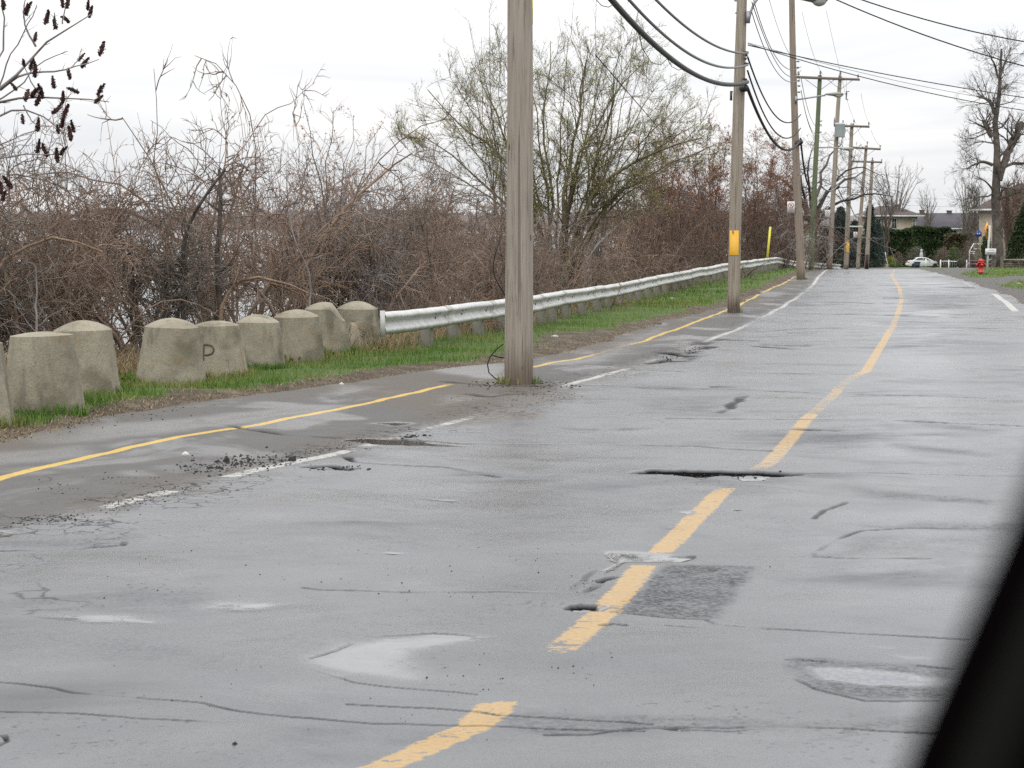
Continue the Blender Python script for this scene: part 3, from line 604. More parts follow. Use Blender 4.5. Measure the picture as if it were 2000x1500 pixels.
B_THICK = bark('thicket_bark', (.100, .064, .048), (.29, .21, .162))
B_VINE = bark('vine_bark', (.11, .070, .046), (.28, .20, .14))
B_GREY = bark('grey_bark', (.075, .062, .050), (.19, .165, .14))
B_DARK = bark('dark_bark', (.035, .028, .023), (.10, .082, .07))
B_LOP = bark('lopped_bark', (.045, .037, .031), (.125, .105, .09))
B_RED = bark('maple_bark', (.070, .045, .035), (.16, .115, .09))
B_WILLOW = bark('willow_bark', (.070, .058, .034), (.185, .155, .095))
B_SUMAC = bark('sumac_bark', (.13, .11, .10), (.27, .24, .23))
L_WILLOW = leafmat('willow_buds', (.26, .27, .05), (.44, .43, .12))
L_RED = leafmat('red_buds', (.20, .075, .036), (.33, .15, .078))
L_TAN = leafmat('tan_young_leaves', (.36, .19, .11), (.50, .32, .19))
L_DEAD = leafmat('dead_leaves', (.09, .045, .022), (.20, .11, .05))
L_SEED = leafmat('sumac_seed', (.030, .012, .010), (.095, .042, .032), .9)

# barrier line: bollards, then the guardrail
def Gh(px, py, h, dmax=130):
    dx, dy, dz = ray(px, py); D = np.geomspace(8, dmax, 4000)
    g = EYE + dz / dy * D - ground(dx / dy * D, D) - h
    i = int((g < 0).argmax()) if (g < 0).any() else len(D) - 1
    return np.array([dx / dy * D[i], D[i]])
RAIL_TOP = [(737, 611), (850, 599), (984, 583), (1040, 578), (1100, 568), (1180, 558), (1300, 535), (1420, 514), (1470, 507.5)]
RAILP = [Gh(a, b, .66) for a, b in RAIL_TOP]
_e = RAILP[-1]
RAILP += [np.array([(1520 - 1000) / 4000 * 97.0, 97.0]), np.array([(1545 - 1000) / 4000 * 104.0, 104.0]), np.array([(1590 - 1000) / 4000 * 112.0, 112.0]), np.array([(1640 - 1000) / 4000 * 119.0, 119.0])]
RAILP = np.array(RAILP)
_bx = np.concatenate([[[-8.5, 6], [-5.1, 14.5], [-4.2, 19], [-3.4, 23.3]], RAILP])
def BAR(D): return np.interp(D, _bx[:, 1], _bx[:, 0])
def spot(px, off):
    """where the line running `off` metres behind the barrier crosses this bearing"""
    D = np.linspace(10, 140, 2600); g = (px - 1000) / 4000 * D - (BAR(D) - off)
    s = np.nonzero(np.diff(np.sign(g)))[0]
    d = D[s[0]] if len(s) else (100 if px > 1000 else 20)
    return (px - 1000) / 4000 * d, d

def part(name, V, F, mat, parent): return mesh(name, V, F, mat, parent, smooth=False)
def leafy(name, V, F, Vl, Fl, bmat, lmat, parent):
    o = mesh(name, np.concatenate([V, Vl]), [F, Fl + len(V)], [bmat, lmat], parent)
    o.data.polygons.foreach_set('material_index', np.concatenate([np.zeros(len(F), np.int32), np.ones(len(Fl), np.int32)])); return o
def shrub_proto(seed, kind):
    r = np.random.default_rng(seed)
    N = {'tangle': 20, 'arch': 18, 'upright': 20, 'bramble': 24, 'mound': 9}[kind]
    a = r.uniform(0, 2 * PI, N); rr = r.uniform(0, .55 if kind != 'bramble' else .9, N)
    P0 = np.stack([rr * np.cos(a), rr * np.sin(a), np.zeros(N) - .1], 1)
    tilt = r.uniform(.05, {'tangle': .75, 'arch': .6, 'upright': .38, 'bramble': 1.0, 'mound': .45}[kind], N); a2 = a + r.normal(0, .6, N)
    D0 = np.stack([np.sin(tilt) * np.cos(a2), np.sin(tilt) * np.sin(a2), np.cos(tilt)], 1)
    L = r.uniform(*{'tangle': (.7, 1.15), 'arch': (.9, 1.7), 'upright': (.65, 1.1), 'bramble': (.6, 1.2), 'mound': (.65, 1.05)}[kind], N)
    R0 = r.uniform(.004, .0085, N); R0[:3] *= 1.8
    if kind == 'mound': R0 = r.uniform(.009, .020, N)
    trop = {'tangle': (0, 0, -.03), 'arch': (0, 0, -.17), 'upright': (0, 0, .05), 'bramble': (0, 0, -.13), 'mound': (0, 0, .02)}[kind]
    s = grow(r, P0, D0, L, R0, 10, .14 if kind not in ('upright',) else .09, trop, .25)
    big = dict(tangle=1, arch=.9, upright=.8, bramble=.9, mound=1.25)[kind]
    if kind == 'mound':
        lv = branchwork(r, s, [dict(n=18, len=(.30, .95), ang=(.6, 1.5), rf=.38, rmin=.0032, tr=(.46, 1), wig=.22, seg=8, trop=(0, 0, -.05), shrink=.3),
                               dict(n=6, len=(.08, .34), ang=(.4, 1.4), rf=.6, rmin=.0022, wig=.25, seg=4, tr=(.1, 1), trop=(0, 0, -.02)),
                               dict(n=2, len=(.03, .12), ang=(.4, 1.3), rf=.7, rmin=.0018, wig=.2, seg=2)])
    else:
        lv = branchwork(r, s, [dict(n=7, len=(.16 * big, .50 * big), ang=(.5, 1.35), rf=.6, rmin=.0036, tr=(.15, 1), wig=.22, seg=5, trop=(0, 0, .03 if kind in ('upright',) else -.02)),
                               dict(n=4, len=(.05, .22), ang=(.4, 1.3), rf=.65, rmin=.0026, wig=.22, seg=3, tr=(.1, 1), trop=(0, 0, .02))])
    return lv, r
PROTO = {}
for kind, seeds in (('tangle', (1, 2, 3)), ('arch', (4, 5)), ('upright', (6, 7)), ('bramble', (8, 9)), ('mound', (10, 11, 12, 13))):
    PROTO[kind] = []
    for sd in seeds:
        lv, r = shrub_proto(sd, kind)
        V, F = wood(lv, 6)
        Vl, Fl = cards(r, tips(r, lv[2], 260 if kind != 'bramble' else 420), (.006, .016))
        PROTO[kind].append((V, F, Vl, Fl))
_pm = {}
def shrub(kind, i, X, D, H, spread, label, group, bmat, lmat, rz):
    V, F, Vl, Fl = PROTO[kind][i % len(PROTO[kind])]
    key = (kind, i % len(PROTO[kind]), bmat.name, lmat.name)
    z = float(gz(X, D)) - .05
    if key not in _pm:
        root = empty('bare_shrub')
        leafy('branches', V, F, Vl, Fl, bmat, lmat, root)
        _pm[key] = root; o = root
    else: o = copy_tree(_pm[key])
    o.location = (X, D, z); o.rotation_euler = (0, 0, rz); o.scale = (H * spread, H * spread, H)
    return prop(o, label, 'shrub', group)
SKY = np.array([(-200, 275), (-60, 275), (0, 285), (60, 305), (120, 310), (180, 300), (230, 285), (290, 275), (340, 240), (400, 190), (450, 225), (500, 285), (560, 295), (620, 290), (680, 305), (740, 300), (800, 290), (860, 330), (940, 350), (1000, 370), (1060, 370), (1150, 360), (1220, 330), (1260, 300), (1300, 285), (1350, 285), (1420, 305), (1480, 300), (1540, 325), (1580, 345), (1640, 400)], float)
ANCH = [(-400, 'past the left end of the bollards'), (20, 'behind the leftmost bollards'), (150, 'behind the second domed bollard'), (245, 'in the gap between second and third bollards'), (330, 'behind the third, widest-footed bollard'), (425, 'behind the bollard carved with P'), (505, 'behind the fifth bollard'), (585, 'behind the sixth bollard'), (640, 'behind the seventh bollard'), (700, 'behind the last bollard'), (770, 'behind the start of the guardrail'), (850, 'behind the guardrail left of the large pole'), (935, 'just left of the large foreground pole'), (1055, 'just right of the large foreground pole'), (1120, 'behind the guardrail under the willow'), (1200, 'behind the guardrail right of the willow'), (1280, 'behind the guardrail midway to the second pole'), (1360, 'left of the pole with the yellow plate'), (1460, 'right of the pole with the yellow plate'), (1510, 'behind the yellow marker stick'), (1560, 'behind the leaning third pole')]
def anchor(px): return min(ANCH, key=lambda a: abs(a[0] - px))[1]
_used = set()
def uniq(lab):
    for w in ('', 'smaller ', 'thinner ', 'shorter ', 'denser ', 'looser '):
        q = lab.replace('bare', w + 'bare', 1) if w else lab
        if q not in _used: _used.add(q); return q
    return lab
rs = np.random.default_rng(21)
# tall back row, middle row, low front row; an extra deep row where no water shows through
ROWS = [(3.9, 68, 1.00, ('mound', 'arch', 'mound', 'upright'), 'tall bare shrub at the back, {}', -150), (2.7, 60, .82, ('mound', 'tangle', 'mound', 'arch'), 'bare tangled shrub in mid thicket, {}', 700), (1.4, 70, .38, ('bramble', 'tangle', 'bramble'), 'low bare bramble in front, {}', -110), (5.6, 58, .95, ('tangle', 'upright', 'tangle', 'mound'), 'bare shrub deep in the bank thicket, {}', 880)]
for ri, (off, step, hf, kinds, lab, px0) in enumerate(ROWS):
    px = px0; c = 0
    while px < 1548:
        q = px + rs.normal(0, 14); X, D = spot(q, off + rs.normal(0, .25) + (.5 if ri == 2 and q < 760 else 0))
        top = np.interp(q, SKY[:, 0], SKY[:, 1]); zt = at(q, top, D)[2] - float(gz(X, D))
        H = zt * hf * rs.uniform(.88, 1.06)
        if ri != 2: H = max(H, 1.2)
        kind = kinds[int(rs.integers(len(kinds)))]
        if q > 900 and kind == 'mound' and ri != 0: kind = 'tangle'
        if ri == 0 and q < 760: kind = 'arch' if c % 5 == 4 else 'mound'
        if ri == 2 and q < 720: H *= .62
        if ri == 2 and q < 720 and c % 3 != 0: px += step; c += 1; continue
        red = q > 1230
        bm = (B_SUMAC if rs.random() < .06 else B_RED if red else (B_VINE if kind in ('arch', 'bramble') and c % 2 else (B_GREY if c % 5 == 1 else B_THICK))); lm = L_RED if red else L_DEAD
        grp = ('tall shrubs at the back of the thicket', 'tangled shrubs in the middle of the thicket', 'low brambles at the front of the thicket', 'shrubs deep in the bank thicket')[ri]
        sp = min(1.25, (1.5 if kind == 'bramble' else 1.0) * (.62 + .35 / max(H, .5)))
        shrub(kind, c, X, D, H, sp, uniq(lab.format(anchor(q))), grp, bm, lm, rs.uniform(0, 6.28))
        px += step * (26 / max(D, 26)) ** .35; c += 1
# the few canes and trunks that stand out singly
for lab, pts, D, r0, bm in [('pale crooked cane rising behind the seventh bollard', [(608, 600), (605, 540), (590, 500), (575, 460), (563, 432), (566, 418)], 30, .018, B_SUMAC), ('long arched branch bowing over behind the bollard carved with P', [(425, 640), (432, 580), (455, 550), (500, 538), (540, 545), (575, 566), (600, 572)], 28.5, .035, B_VINE), ('thick arching vine at the left edge above the nearest bollards', [(-60, 620), (-20, 530), (20, 492), (70, 468), (120, 462), (160, 472), (200, 492)], 24, .03, B_VINE), ('pale slanting branch crossing the thicket above the sixth bollard', [(470, 500), (500, 470), (540, 420), (570, 395), (610, 372)], 32, .016, B_SUMAC), ('dark leaning trunk behind the third bollard', [(350, 650), (360, 560), (352, 500), (372, 430), (400, 380), (440, 330)], 29, .05, B_DARK), ('dark forked trunk behind the bollard carved with P', [(418, 640), (428, 560), (425, 480), (432, 400), (428, 330)], 29.5, .06, B_DARK), ('pale dead stem behind the guardrail left of the yellow-plate pole', [(1190, 560), (1187, 500), (1198, 450), (1215, 420)], 62, .03, B_SUMAC), ('pale branching stem behind the guardrail right of the large pole', [(1130, 575), (1150, 500), (1170, 470), (1220, 430)], 52, .025, B_SUMAC), ('crooked dark stem behind the start of the guardrail', [(800, 600), (805, 550), (790, 520), (815, 480), (800, 440)], 38, .03, B_DARK), ('pale thin dead stem just left of the nearest bollard top', [(72, 650), (71, 610), (73, 560), (70, 520)], 24, .02, B_SUMAC)]:
    P = np.array([at(x, y, D) for x, y in pts]); z0 = float(gz(P[0, 0], D)); P[0, 2] = min(P[0, 2], z0 - .05) if pts[0][1] > 520 else P[0, 2]; b0 = P[0].copy(); r = np.random.default_rng(int(abs(pts[0][0])) + 3)
    lv = branchwork(r, [(P - b0, (r0, r0 * .35))], [dict(n=9, len=(.25, .8), ang=(.5, 1.2), rf=.4, rmin=.004, wig=.2, seg=6, tr=(.3, 1)), dict(n=5, len=(.1, .3), ang=(.4, 1.2), rf=.6, rmin=.003, wig=.2, seg=3)])
    V, F = wood(lv, 8); prop(mesh('bare_branch', V, F, bm, None, loc=b0), lab, 'branch')

def px_tree(name, label, stems, D0, levels, bmat, seed, cat='tree', group=None, buds=None, k0=8, dsp=1.0, base=None):
    """tree whose main limbs were measured as sight lines; each limb gets its own depth spread"""
    r = np.random.default_rng(seed); st = []
    bx, by = stems[0][0][0]
    b = np.array([(bx - 1000) / 4000 * D0, D0, 0.]); b[2] = float(gz(b[0], b[1]))
    for pts, ra, rb in stems:
        n = len(pts); dd = r.normal(0, dsp) * np.linspace(0, 1, n) ** 1.2
        q = np.array([at(p[0], p[1], D0 + e) for p, e in zip(pts, dd)]) - b
        if abs(pts[0][1] - by) < 1: q[0, 2] = min(q[0, 2], -.15)
        st.append((q, (ra, rb)))
    lv = branchwork(r, st, levels)
    root = empty(name, b); prop(root, label, cat, group)
    V, F = wood(lv[:1], k0); part('trunk', V, F, bmat, root).data.polygons.foreach_set('use_smooth', np.ones(len(F), bool))
    V, F = wood(lv[1:], 5)
    if buds:
        lmat, n, size, li, nm = buds
        Vl, Fl = cards(r, tips(r, lv[li], n), size); leafy('crown', V, F, Vl, Fl, bmat, lmat, root)
    else: part('crown', V, F, bmat, root)
    return root
WB = 548
px_tree('willow_tree', 'large spreading willow with fresh yellow-green buds behind the large foreground pole',
        [([(1085, WB), (1100, 430), (1110, 300), (1130, 200), (1145, 120)], .085, .018), ([(1095, WB), (1130, 420), (1200, 335), (1260, 302), (1320, 283), (1370, 270)], .095, .018),
         ([(1075, WB), (1060, 400), (1010, 320), (930, 270), (870, 215), (835, 175)], .075, .014), ([(1070, WB), (1050, 420), (1000, 300), (960, 210), (920, 120)], .065, .011),
         ([(1100, WB), (1140, 400), (1180, 260), (1205, 150), (1215, 90)], .065, .011), ([(1090, WB), (1110, 400), (1145, 280), (1195, 180), (1260, 120)], .065, .011),
         ([(1080, WB), (1070, 380), (1060, 250), (1070, 140), (1075, 80)], .06, .011), ([(1060, WB), (1020, 430), (940, 350), (870, 300), (810, 255)], .065, .011),
         ([(1110, WB), (1180, 400), (1250, 350), (1330, 310), (1390, 285)], .06, .011), ([(1085, WB), (1120, 350), (1160, 220), (1180, 120)], .055, .01)] + [([(1085 + (tx - 1085) * .05, WB), (1085 + (tx - 1085) * .25, 430), (1085 + (tx - 1085) * .62, (ty + 400) / 2), (tx, ty)], .045, .008) for tx, ty in ((800, 300), (850, 200), (890, 165), (950, 190), (985, 120), (1030, 110), (1110, 75), (1150, 90), (1235, 110), (1285, 165), (1320, 215), (1365, 240), (1400, 280))],
        62, [dict(n=13, len=(1.0, 2.5), ang=(.4, 1.1), rf=.5, wig=.12, seg=7, trop=(0, 0, .035), tr=(.25, 1), shrink=.35), dict(n=10, len=(.5, 1.3), ang=(.3, .9), rf=.5, rmin=.0065, wig=.13, seg=5, trop=(0, 0, .06)), dict(n=7, len=(.18, .5), ang=(.3, 1.0), rf=.6, rmin=.0036, wig=.12, seg=3, trop=(0, 0, .06))],
        B_WILLOW, 101, buds=(L_WILLOW, 44000, (.018, .042), 3, 'leaf_buds'), dsp=1.6)
for nm, lab, bx, tops, D0, sd in (('wispy_tree', 'thin wispy bare sapling rising above the willow, left of the large pole', 985, [(915, 40), (955, 15), (940, 70), (890, 90), (970, 60)], 66, 111), ('wispy_tree', 'tall wispy bare sapling rising above the right half of the willow', 1165, [(1120, 5), (1215, 10), (1245, 25), (1165, 0), (1280, 80), (1090, 30)], 67, 112)):
    px_tree(nm, lab, [([(bx, WB), (bx + (tx - bx) * .25, 360), (bx + (tx - bx) * .6, 200), (tx, ty)], .035, .004) for tx, ty in tops], D0,
            [dict(n=14, len=(.6, 1.5), ang=(.25, .6), rf=.45, rmin=.005, wig=.1, seg=6, trop=(0, 0, .05), tr=(.4, 1)), dict(n=6, len=(.2, .5), ang=(.4, .9), rf=.6, rmin=.003, wig=.15, seg=3)], B_GREY, sd, group='wispy saplings above the willow', buds=(L_DEAD, 700, (.015, .035), 2, 'leaf_buds'))
px_tree('serviceberry_tree', 'slender small tree with sparse tan-pink young leaves above the thicket',
        [([(655, 612), (650, 450), (622, 330), (602, 250), (592, 200)], .028, .004), ([(660, 612), (680, 400), (712, 310), (745, 245)], .026, .004), ([(650, 612), (640, 400), (640, 300), (652, 215)], .026, .004), ([(650, 612), (630, 430), (595, 350), (570, 300)], .022, .003), ([(660, 612), (690, 450), (730, 370), (755, 330)], .02, .003), ([(655, 612), (660, 420), (680, 300), (690, 225)], .02, .003)],
        37, [dict(n=9, len=(.4, 1.0), ang=(.35, .9), rf=.45, rmin=.0025, wig=.12, seg=6, tr=(.35, 1), trop=(0, 0, .04)), dict(n=6, len=(.12, .4), ang=(.4, 1.), rf=.6, rmin=.0016, wig=.15, seg=3)],
        B_GREY, 120, buds=(L_TAN, 850, (.022, .05), 2, 'leaves'), dsp=.5)
for i, (bx, D0, tops, lab) in enumerate([(1290, 82, [(1250, 290), (1290, 262), (1330, 275), (1270, 330), (1320, 330), (1300, 300)], 'bushy maple sapling hazed with red buds, left of the pole with the yellow plate'), (1385, 92, [(1340, 270), (1385, 245), (1420, 270), (1360, 320), (1410, 330), (1395, 290)], 'dense red-budded maple directly behind the pole with the yellow plate'), (1475, 104, [(1440, 280), (1480, 262), (1515, 290), (1450, 330), (1510, 340), (1470, 310)], 'rust red budding maple between the yellow-plate pole and the leaning pole'), (1535, 116, [(1505, 300), (1535, 290), (1555, 320), (1515, 360), (1545, 370)], 'small red-budded maple behind the leaning third pole')]):
    px_tree('budding_maple', lab, [([(bx, 520), (bx + (tx - bx) * .2, 450), (bx + (tx - bx) * .6, (ty + 430) / 2), (tx, ty)], .05, .008) for tx, ty in tops], D0,
            [dict(n=16, len=(.8, 2.0), ang=(.3, 1.0), rf=.45, rmin=.006, wig=.12, seg=6, trop=(0, 0, .05), tr=(.12, 1)), dict(n=11, len=(.3, .8), ang=(.4, 1.), rf=.5, rmin=.0045, wig=.15, seg=4, trop=(0, 0, .04)), dict(n=4, len=(.12, .35), ang=(.4, 1.), rf=.6, rmin=.004, wig=.15, seg=2)],
            B_RED, 130 + i, group='red-budded maples behind the guardrail', buds=(L_RED, 14000, (.03, .075), 3, 'leaf_buds'), dsp=1.2)
px_tree('gnarled_tree', 'dark gnarled bare tree with crooked limbs behind the leaning and green poles',
        [([(1588, 522), (1586, 450), (1572, 390), (1535, 360), (1500, 335)], .26, .03), ([(1588, 522), (1592, 430), (1612, 372), (1655, 350), (1690, 332)], .22, .03), ([(1590, 450), (1618, 402), (1660, 388), (1708, 376), (1745, 384)], .12, .02), ([(1588, 440), (1600, 345), (1626, 300), (1645, 268)], .13, .02), ([(1586, 440), (1560, 340), (1548, 292)], .12, .02), ([(1580, 430), (1530, 410), (1490, 420), (1470, 432)], .10, .02), ([(1590, 420), (1640, 340), (1680, 320), (1725, 345)], .10, .015), ([(1586, 420), (1575, 340), (1590, 280)], .1, .015)],
        124, [dict(n=10, len=(1.2, 2.8), ang=(.5, 1.2), rf=.45, rmin=.015, wig=.28, seg=8, tr=(.25, 1)), dict(n=7, len=(.6, 1.3), ang=(.5, 1.2), rf=.5, rmin=.009, wig=.25, seg=5), dict(n=5, len=(.25, .6), ang=(.4, 1.1), rf=.6, rmin=.007, wig=.2, seg=3)],
        B_DARK, 140, dsp=2.5)
px_tree('pollarded_tree', 'tall lopped bare tree with stubby limbs behind the pedestrian sign',
        [([(1948, 527), (1947, 420), (1944, 300), (1946, 200), (1951, 150), (1956, 95)], .38, .06), ([(1950, 352), (1965, 305), (1985, 258), (1997, 240)], .25, .17), ([(1938, 268), (1926, 248), (1921, 236)], .17, .11), ([(1945, 224), (1936, 202), (1924, 191), (1908, 188)], .13, .05), ([(1938, 322), (1920, 315), (1902, 321), (1888, 331)], .11, .035), ([(1951, 152), (1944, 130), (1934, 108), (1926, 95)], .08, .02), ([(1953, 152), (1962, 125), (1975, 92)], .08, .02), ([(1955, 330), (1978, 318), (2020, 321)], .11, .06), ([(1942, 280), (1915, 276), (1890, 285)], .05, .02), ([(1950, 178), (1962, 170), (1966, 165)], .07, .05), ([(1944, 380), (1910, 385), (1885, 400)], .06, .02), ([(1950, 390), (1985, 375), (2020, 380)], .07, .02)],
        124, [dict(n=17, len=(1.2, 3.3), ang=(.6, 1.4), rf=.3, rmin=.013, wig=.16, seg=7, tr=(.3, 1), trop=(0, 0, .06)), dict(n=6, len=(.5, 1.2), ang=(.35, .9), rf=.5, rmin=.008, wig=.14, seg=4, trop=(0, 0, .04)), dict(n=4, len=(.2, .5), ang=(.35, .9), rf=.6, rmin=.006, wig=.14, seg=2)],
        B_LOP, 150, dsp=.8, k0=12)
def fan_tree(lab, bx, by, half, top, D0, seed, n=9, mat=B_GREY, name='bare_tree', group='bare trees behind the far houses'):
    r = np.random.default_rng(seed); st = []
    for i in range(n):
        u = (i + .5) / n * 2 - 1 + r.normal(0, .08)
        st.append(([(bx, by), (bx + u * half * .25, by + (top - by) * .4), (bx + u * half * .7, by + (top - by) * .75), (bx + u * half, top + abs(u) ** 2 * (by - top) * .22)], .12 * D0 / 250, .025))
    return px_tree(name, lab, st, D0, [dict(n=9, len=(1.5 * D0 / 260, 3.2 * D0 / 260), ang=(.2, .6), rf=.5, rmin=.022, wig=.09, seg=5, trop=(0, 0, .06), tr=(.25, 1)), dict(n=6, len=(.7, 1.6), ang=(.25, .7), rf=.6, rmin=.018, wig=.12, seg=3, trop=(0, 0, .04))], mat, seed, group=group, dsp=3.0)
fan_tree('broad vase-shaped bare tree behind the beige house, the tallest there', 1748, 460, 62, 322, 320, 160, 13)
fan_tree('bare tree behind the right end of the long dark roof', 1888, 470, 34, 345, 330, 161, 9)
fan_tree('low bare tree just right of the vase-shaped one', 1812, 470, 22, 378, 335, 162, 7)
fan_tree('thin dark bare tree in front of the beige house', 1731, 515, 20, 372, 262, 163, 5, B_DARK)
fan_tree('brown bushy tree rising in front of the right-hand house wall', 1968, 500, 22, 372, 160, 165, 13, B_RED)
fan_tree('grey brushy tree left of the lopped tree, before the dark roof', 1905, 500, 24, 372, 200, 166, 11, B_GREY)
fan_tree('brown brushy tree behind the pedestrian sign and stone wall', 1990, 500, 40, 352, 165, 164, 13, B_RED)

# sumac reaching in from the left with dark seed heads
_S = lambda pts: [(a / 2.857, b / 2.857) for a, b in pts]
SD = 22.0
_sm = [([(-170, 640), (-150, 420), (-90, 260), (0, 176), (35, 140), (70, 91), (105, 58), (126, 45), (168, 33), (178, 28)], .035, .004), ([(-120, 330), (-50, 230), (21, 178), (80, 189), (119, 192), (154, 189), (189, 194), (213, 199)], .016, .003), ([(0, 176), (45, 138), (98, 142), (140, 131), (165, 124), (193, 116)], .011, .003), ([(-120, 320), (-40, 260), (0, 231), (17, 212), (46, 206), (77, 224), (115, 245), (137, 266)], .014, .003), ([(-130, 380), (-50, 300), (0, 280), (35, 262), (70, 255)], .013, .003), ([(-140, 420), (-50, 325), (0, 311), (35, 299), (70, 297), (98, 304), (115, 301)], .012, .003), ([(-30, 200), (3, 105), (7, 52), (8, 0), (8, -40)], .01, .004), ([(70, 91), (49, 52), (45, 18), (52, -10)], .009, .003), ([(122, 47), (126, 20), (133, -5)], .006, .003), ([(105, 58), (108, 40), (106, 25)], .005, .003), ([(80, 189), (60, 160), (45, 120)], .006, .003), ([(140, 131), (152, 118), (160, 95)], .005, .003), ([(46, 206), (60, 235), (73, 245)], .006, .003), ([(35, 299), (60, 270), (72, 240)], .005, .003), ([(-10, 190), (20, 110), (60, 40), (72, 10)], .007, .003), ([(-60, 240), (0, 196), (60, 150), (90, 110), (132, 100)], .009, .003), ([(-130, 420), (-20, 400), (0, 372), (20, 355)], .008, .003)]
_sm = [(p_, a_ * 1.35, b_ * 1.5) for p_, a_, b_ in _sm]
sumac = px_tree('sumac_tree', 'grey bare sumac with dark upright seed heads reaching in from the left edge', _sm, SD, [dict(n=3, len=(.08, .3), ang=(.5, 1.), rf=.5, rmin=.0022, wig=.15, seg=4, tr=(.4, 1), trop=(0, 0, .06))], B_SUMAC, 170, dsp=.25)
_cones = [(20, 20), (145, 50), (255, 100), (310, 130), (195, 200), (490, 25), (500, 65), (380, 95), (560, 275), (440, 310), (460, 345), (390, 410), (135, 340), (170, 360), (195, 395), (300, 460), (430, 490), (550, 500), (535, 545), (90, 475), (145, 530), (180, 510), (205, 555), (235, 515), (350, 545), (300, 605), (355, 625), (345, 680), (325, 715), (410, 705), (395, 750), (210, 700), (130, 660), (210, 820), (260, 840), (340, 835), (320, 870), (60, 1020), (5, 1050), (15, 1090), (350, 10), (375, 15)]
rc = np.random.default_rng(5)
def seed_head(r):
    n = 420; u = r.uniform(0, 1, n); a = r.uniform(0, 2 * PI, n)
    w = np.sin(np.clip(u * .9 + .1, 0, 1) * PI) ** .7 * (1 - .55 * u) * .027 * r.uniform(.4, 1.15, n) * (1 + .35 * np.sin(u * 19 + r.uniform(0, 6)))
    bendx = r.uniform(-.06, .06) * u ** 2
    P = np.stack([w * np.cos(a) + bendx, w * np.sin(a), u * .14 - .02], 1)
    V, F = cards(r, P, (.010, .020), 1.3); core = MB(); core.lathe([(.003, -.03), (.016, 0), (.019, .04), (.010, .09), (.002, .11)], k=8)
    CV = np.concatenate(core.V); n0 = len(V)
    return np.concatenate([V, CV]), [F] + [np.array([tuple(i + n0 for i in f) for f in core.F if len(f) == 4])]
_hd = [seed_head(rc) for _ in range(6)]; _hm = []
for V, F in _hd:
    me_o = mesh('seed_head', V, F, L_SEED, sumac); _hm.append(me_o)
bl = np.array(sumac.location)
for i, (cx, cy) in enumerate(_cones):
    o = _hm[i] if i < 6 else _hm[i % 6].copy()
    if i >= 6: COL.objects.link(o); o.parent = sumac
    p = at(cx / 2.857, cy / 2.857 + 8, SD + rc.normal(0, .15)) - bl
    o.location = p; o.rotation_euler = (rc.normal(0, .35), rc.normal(0, .35), rc.uniform(0, 6)); s = rc.uniform(.75, 1.15); o.scale = (s, s, s)
# ------------------------------------------------------------------ bollards
t = NT('weathered_concrete'); p = t.obj(); rn = t.rnd()
po = t.n('ShaderNodeVectorMath', {0: p, 1: t.n('ShaderNodeCombineXYZ', {0: t.math('MULTIPLY', rn, 37.0), 1: t.math('MULTIPLY', rn, 11.0), 2: t.math('MULTIPLY', rn, 5.0)}).outputs[0]}, operation='ADD').outputs[0]
n1 = t.noise(po, 2.2, 5, .65, .5); n2 = t.noise(po, 14, 5, .7); n3 = t.noise(po, 70, 3, .6); n4 = t.noise(t.scale(po, (5, 5, .9)), 1, 4, .6)
c = t.mix(t.lin(n1, .3, .7), (.185, .168, .126), (.345, .315, .245))
c = t.mix(t.lin(n2, .35, .7, 0, .6), c, (.27, .235, .17))
c = t.mix(t.ramp(n4, .50, .68, 0, .55), c, (.062, .058, .042))       # rain and lichen streaks
c = t.mix(t.ramp(t.noise(po, 3.1, 3), .58, .70, 0, .55), c, (.30, .215, .12))   # rusty stain
c = t.mix(t.lin(n3, .35, .7, 0, .5), c, (.10, .09, .07))
c = t.mix(t.ramp(t.noise(po, 1.4, 4, .6), .50, .66, 0, .6), c, (.085, .080, .052))
pit = t.ramp(t.voro(po, 26), .05, .16, 1, 0); pitn = t.math('MULTIPLY', pit, t.ramp(n2, .5, .6))
c = t.mix(t.math('MULTIPLY', pitn, .8), c, (.05, .045, .035))
wv = t.n('ShaderNodeVectorMath', {0: po, 1: t.n('ShaderNodeVectorMath', {0: t.n('ShaderNodeTexNoise', {'Vector': po, 'Scale': 4.0, 'Detail': 4}).outputs['Color'], 1: (.35, .35, .35)}, operation='MULTIPLY').outputs[0]}, operation='ADD').outputs[0]
ck = t.math('MULTIPLY', t.ramp(t.voro(wv, 2.2, 'DISTANCE_TO_EDGE'), 0, .012, 1, 0), t.ramp(t.noise(po, 1.6, 2), .53, .62))
c = t.mix(t.math('MULTIPLY', ck, .6), c, (.045, .04, .03))
sp = t.n('ShaderNodeSeparateXYZ', {0: p}).outputs[2]
c = t.mix(t.ramp(sp, .12, -.02, 0, .55), c, (.11, .10, .07))           # darker towards the foot
hgt = t.math('SUBTRACT', t.math('ADD', t.math('MULTIPLY', n2, .8), t.math('MULTIPLY', n3, .35)), t.math('ADD', t.math('MULTIPLY', pitn, .5), t.math('MULTIPLY', ck, .7)))
MAT_CONC = t.out(c, .92, t.bump(hgt, .55, .02), 0, .2)
M_GROOVE = plain('dark_groove', (.07, .058, .04), .95)  # dark brown for the lines of the letter
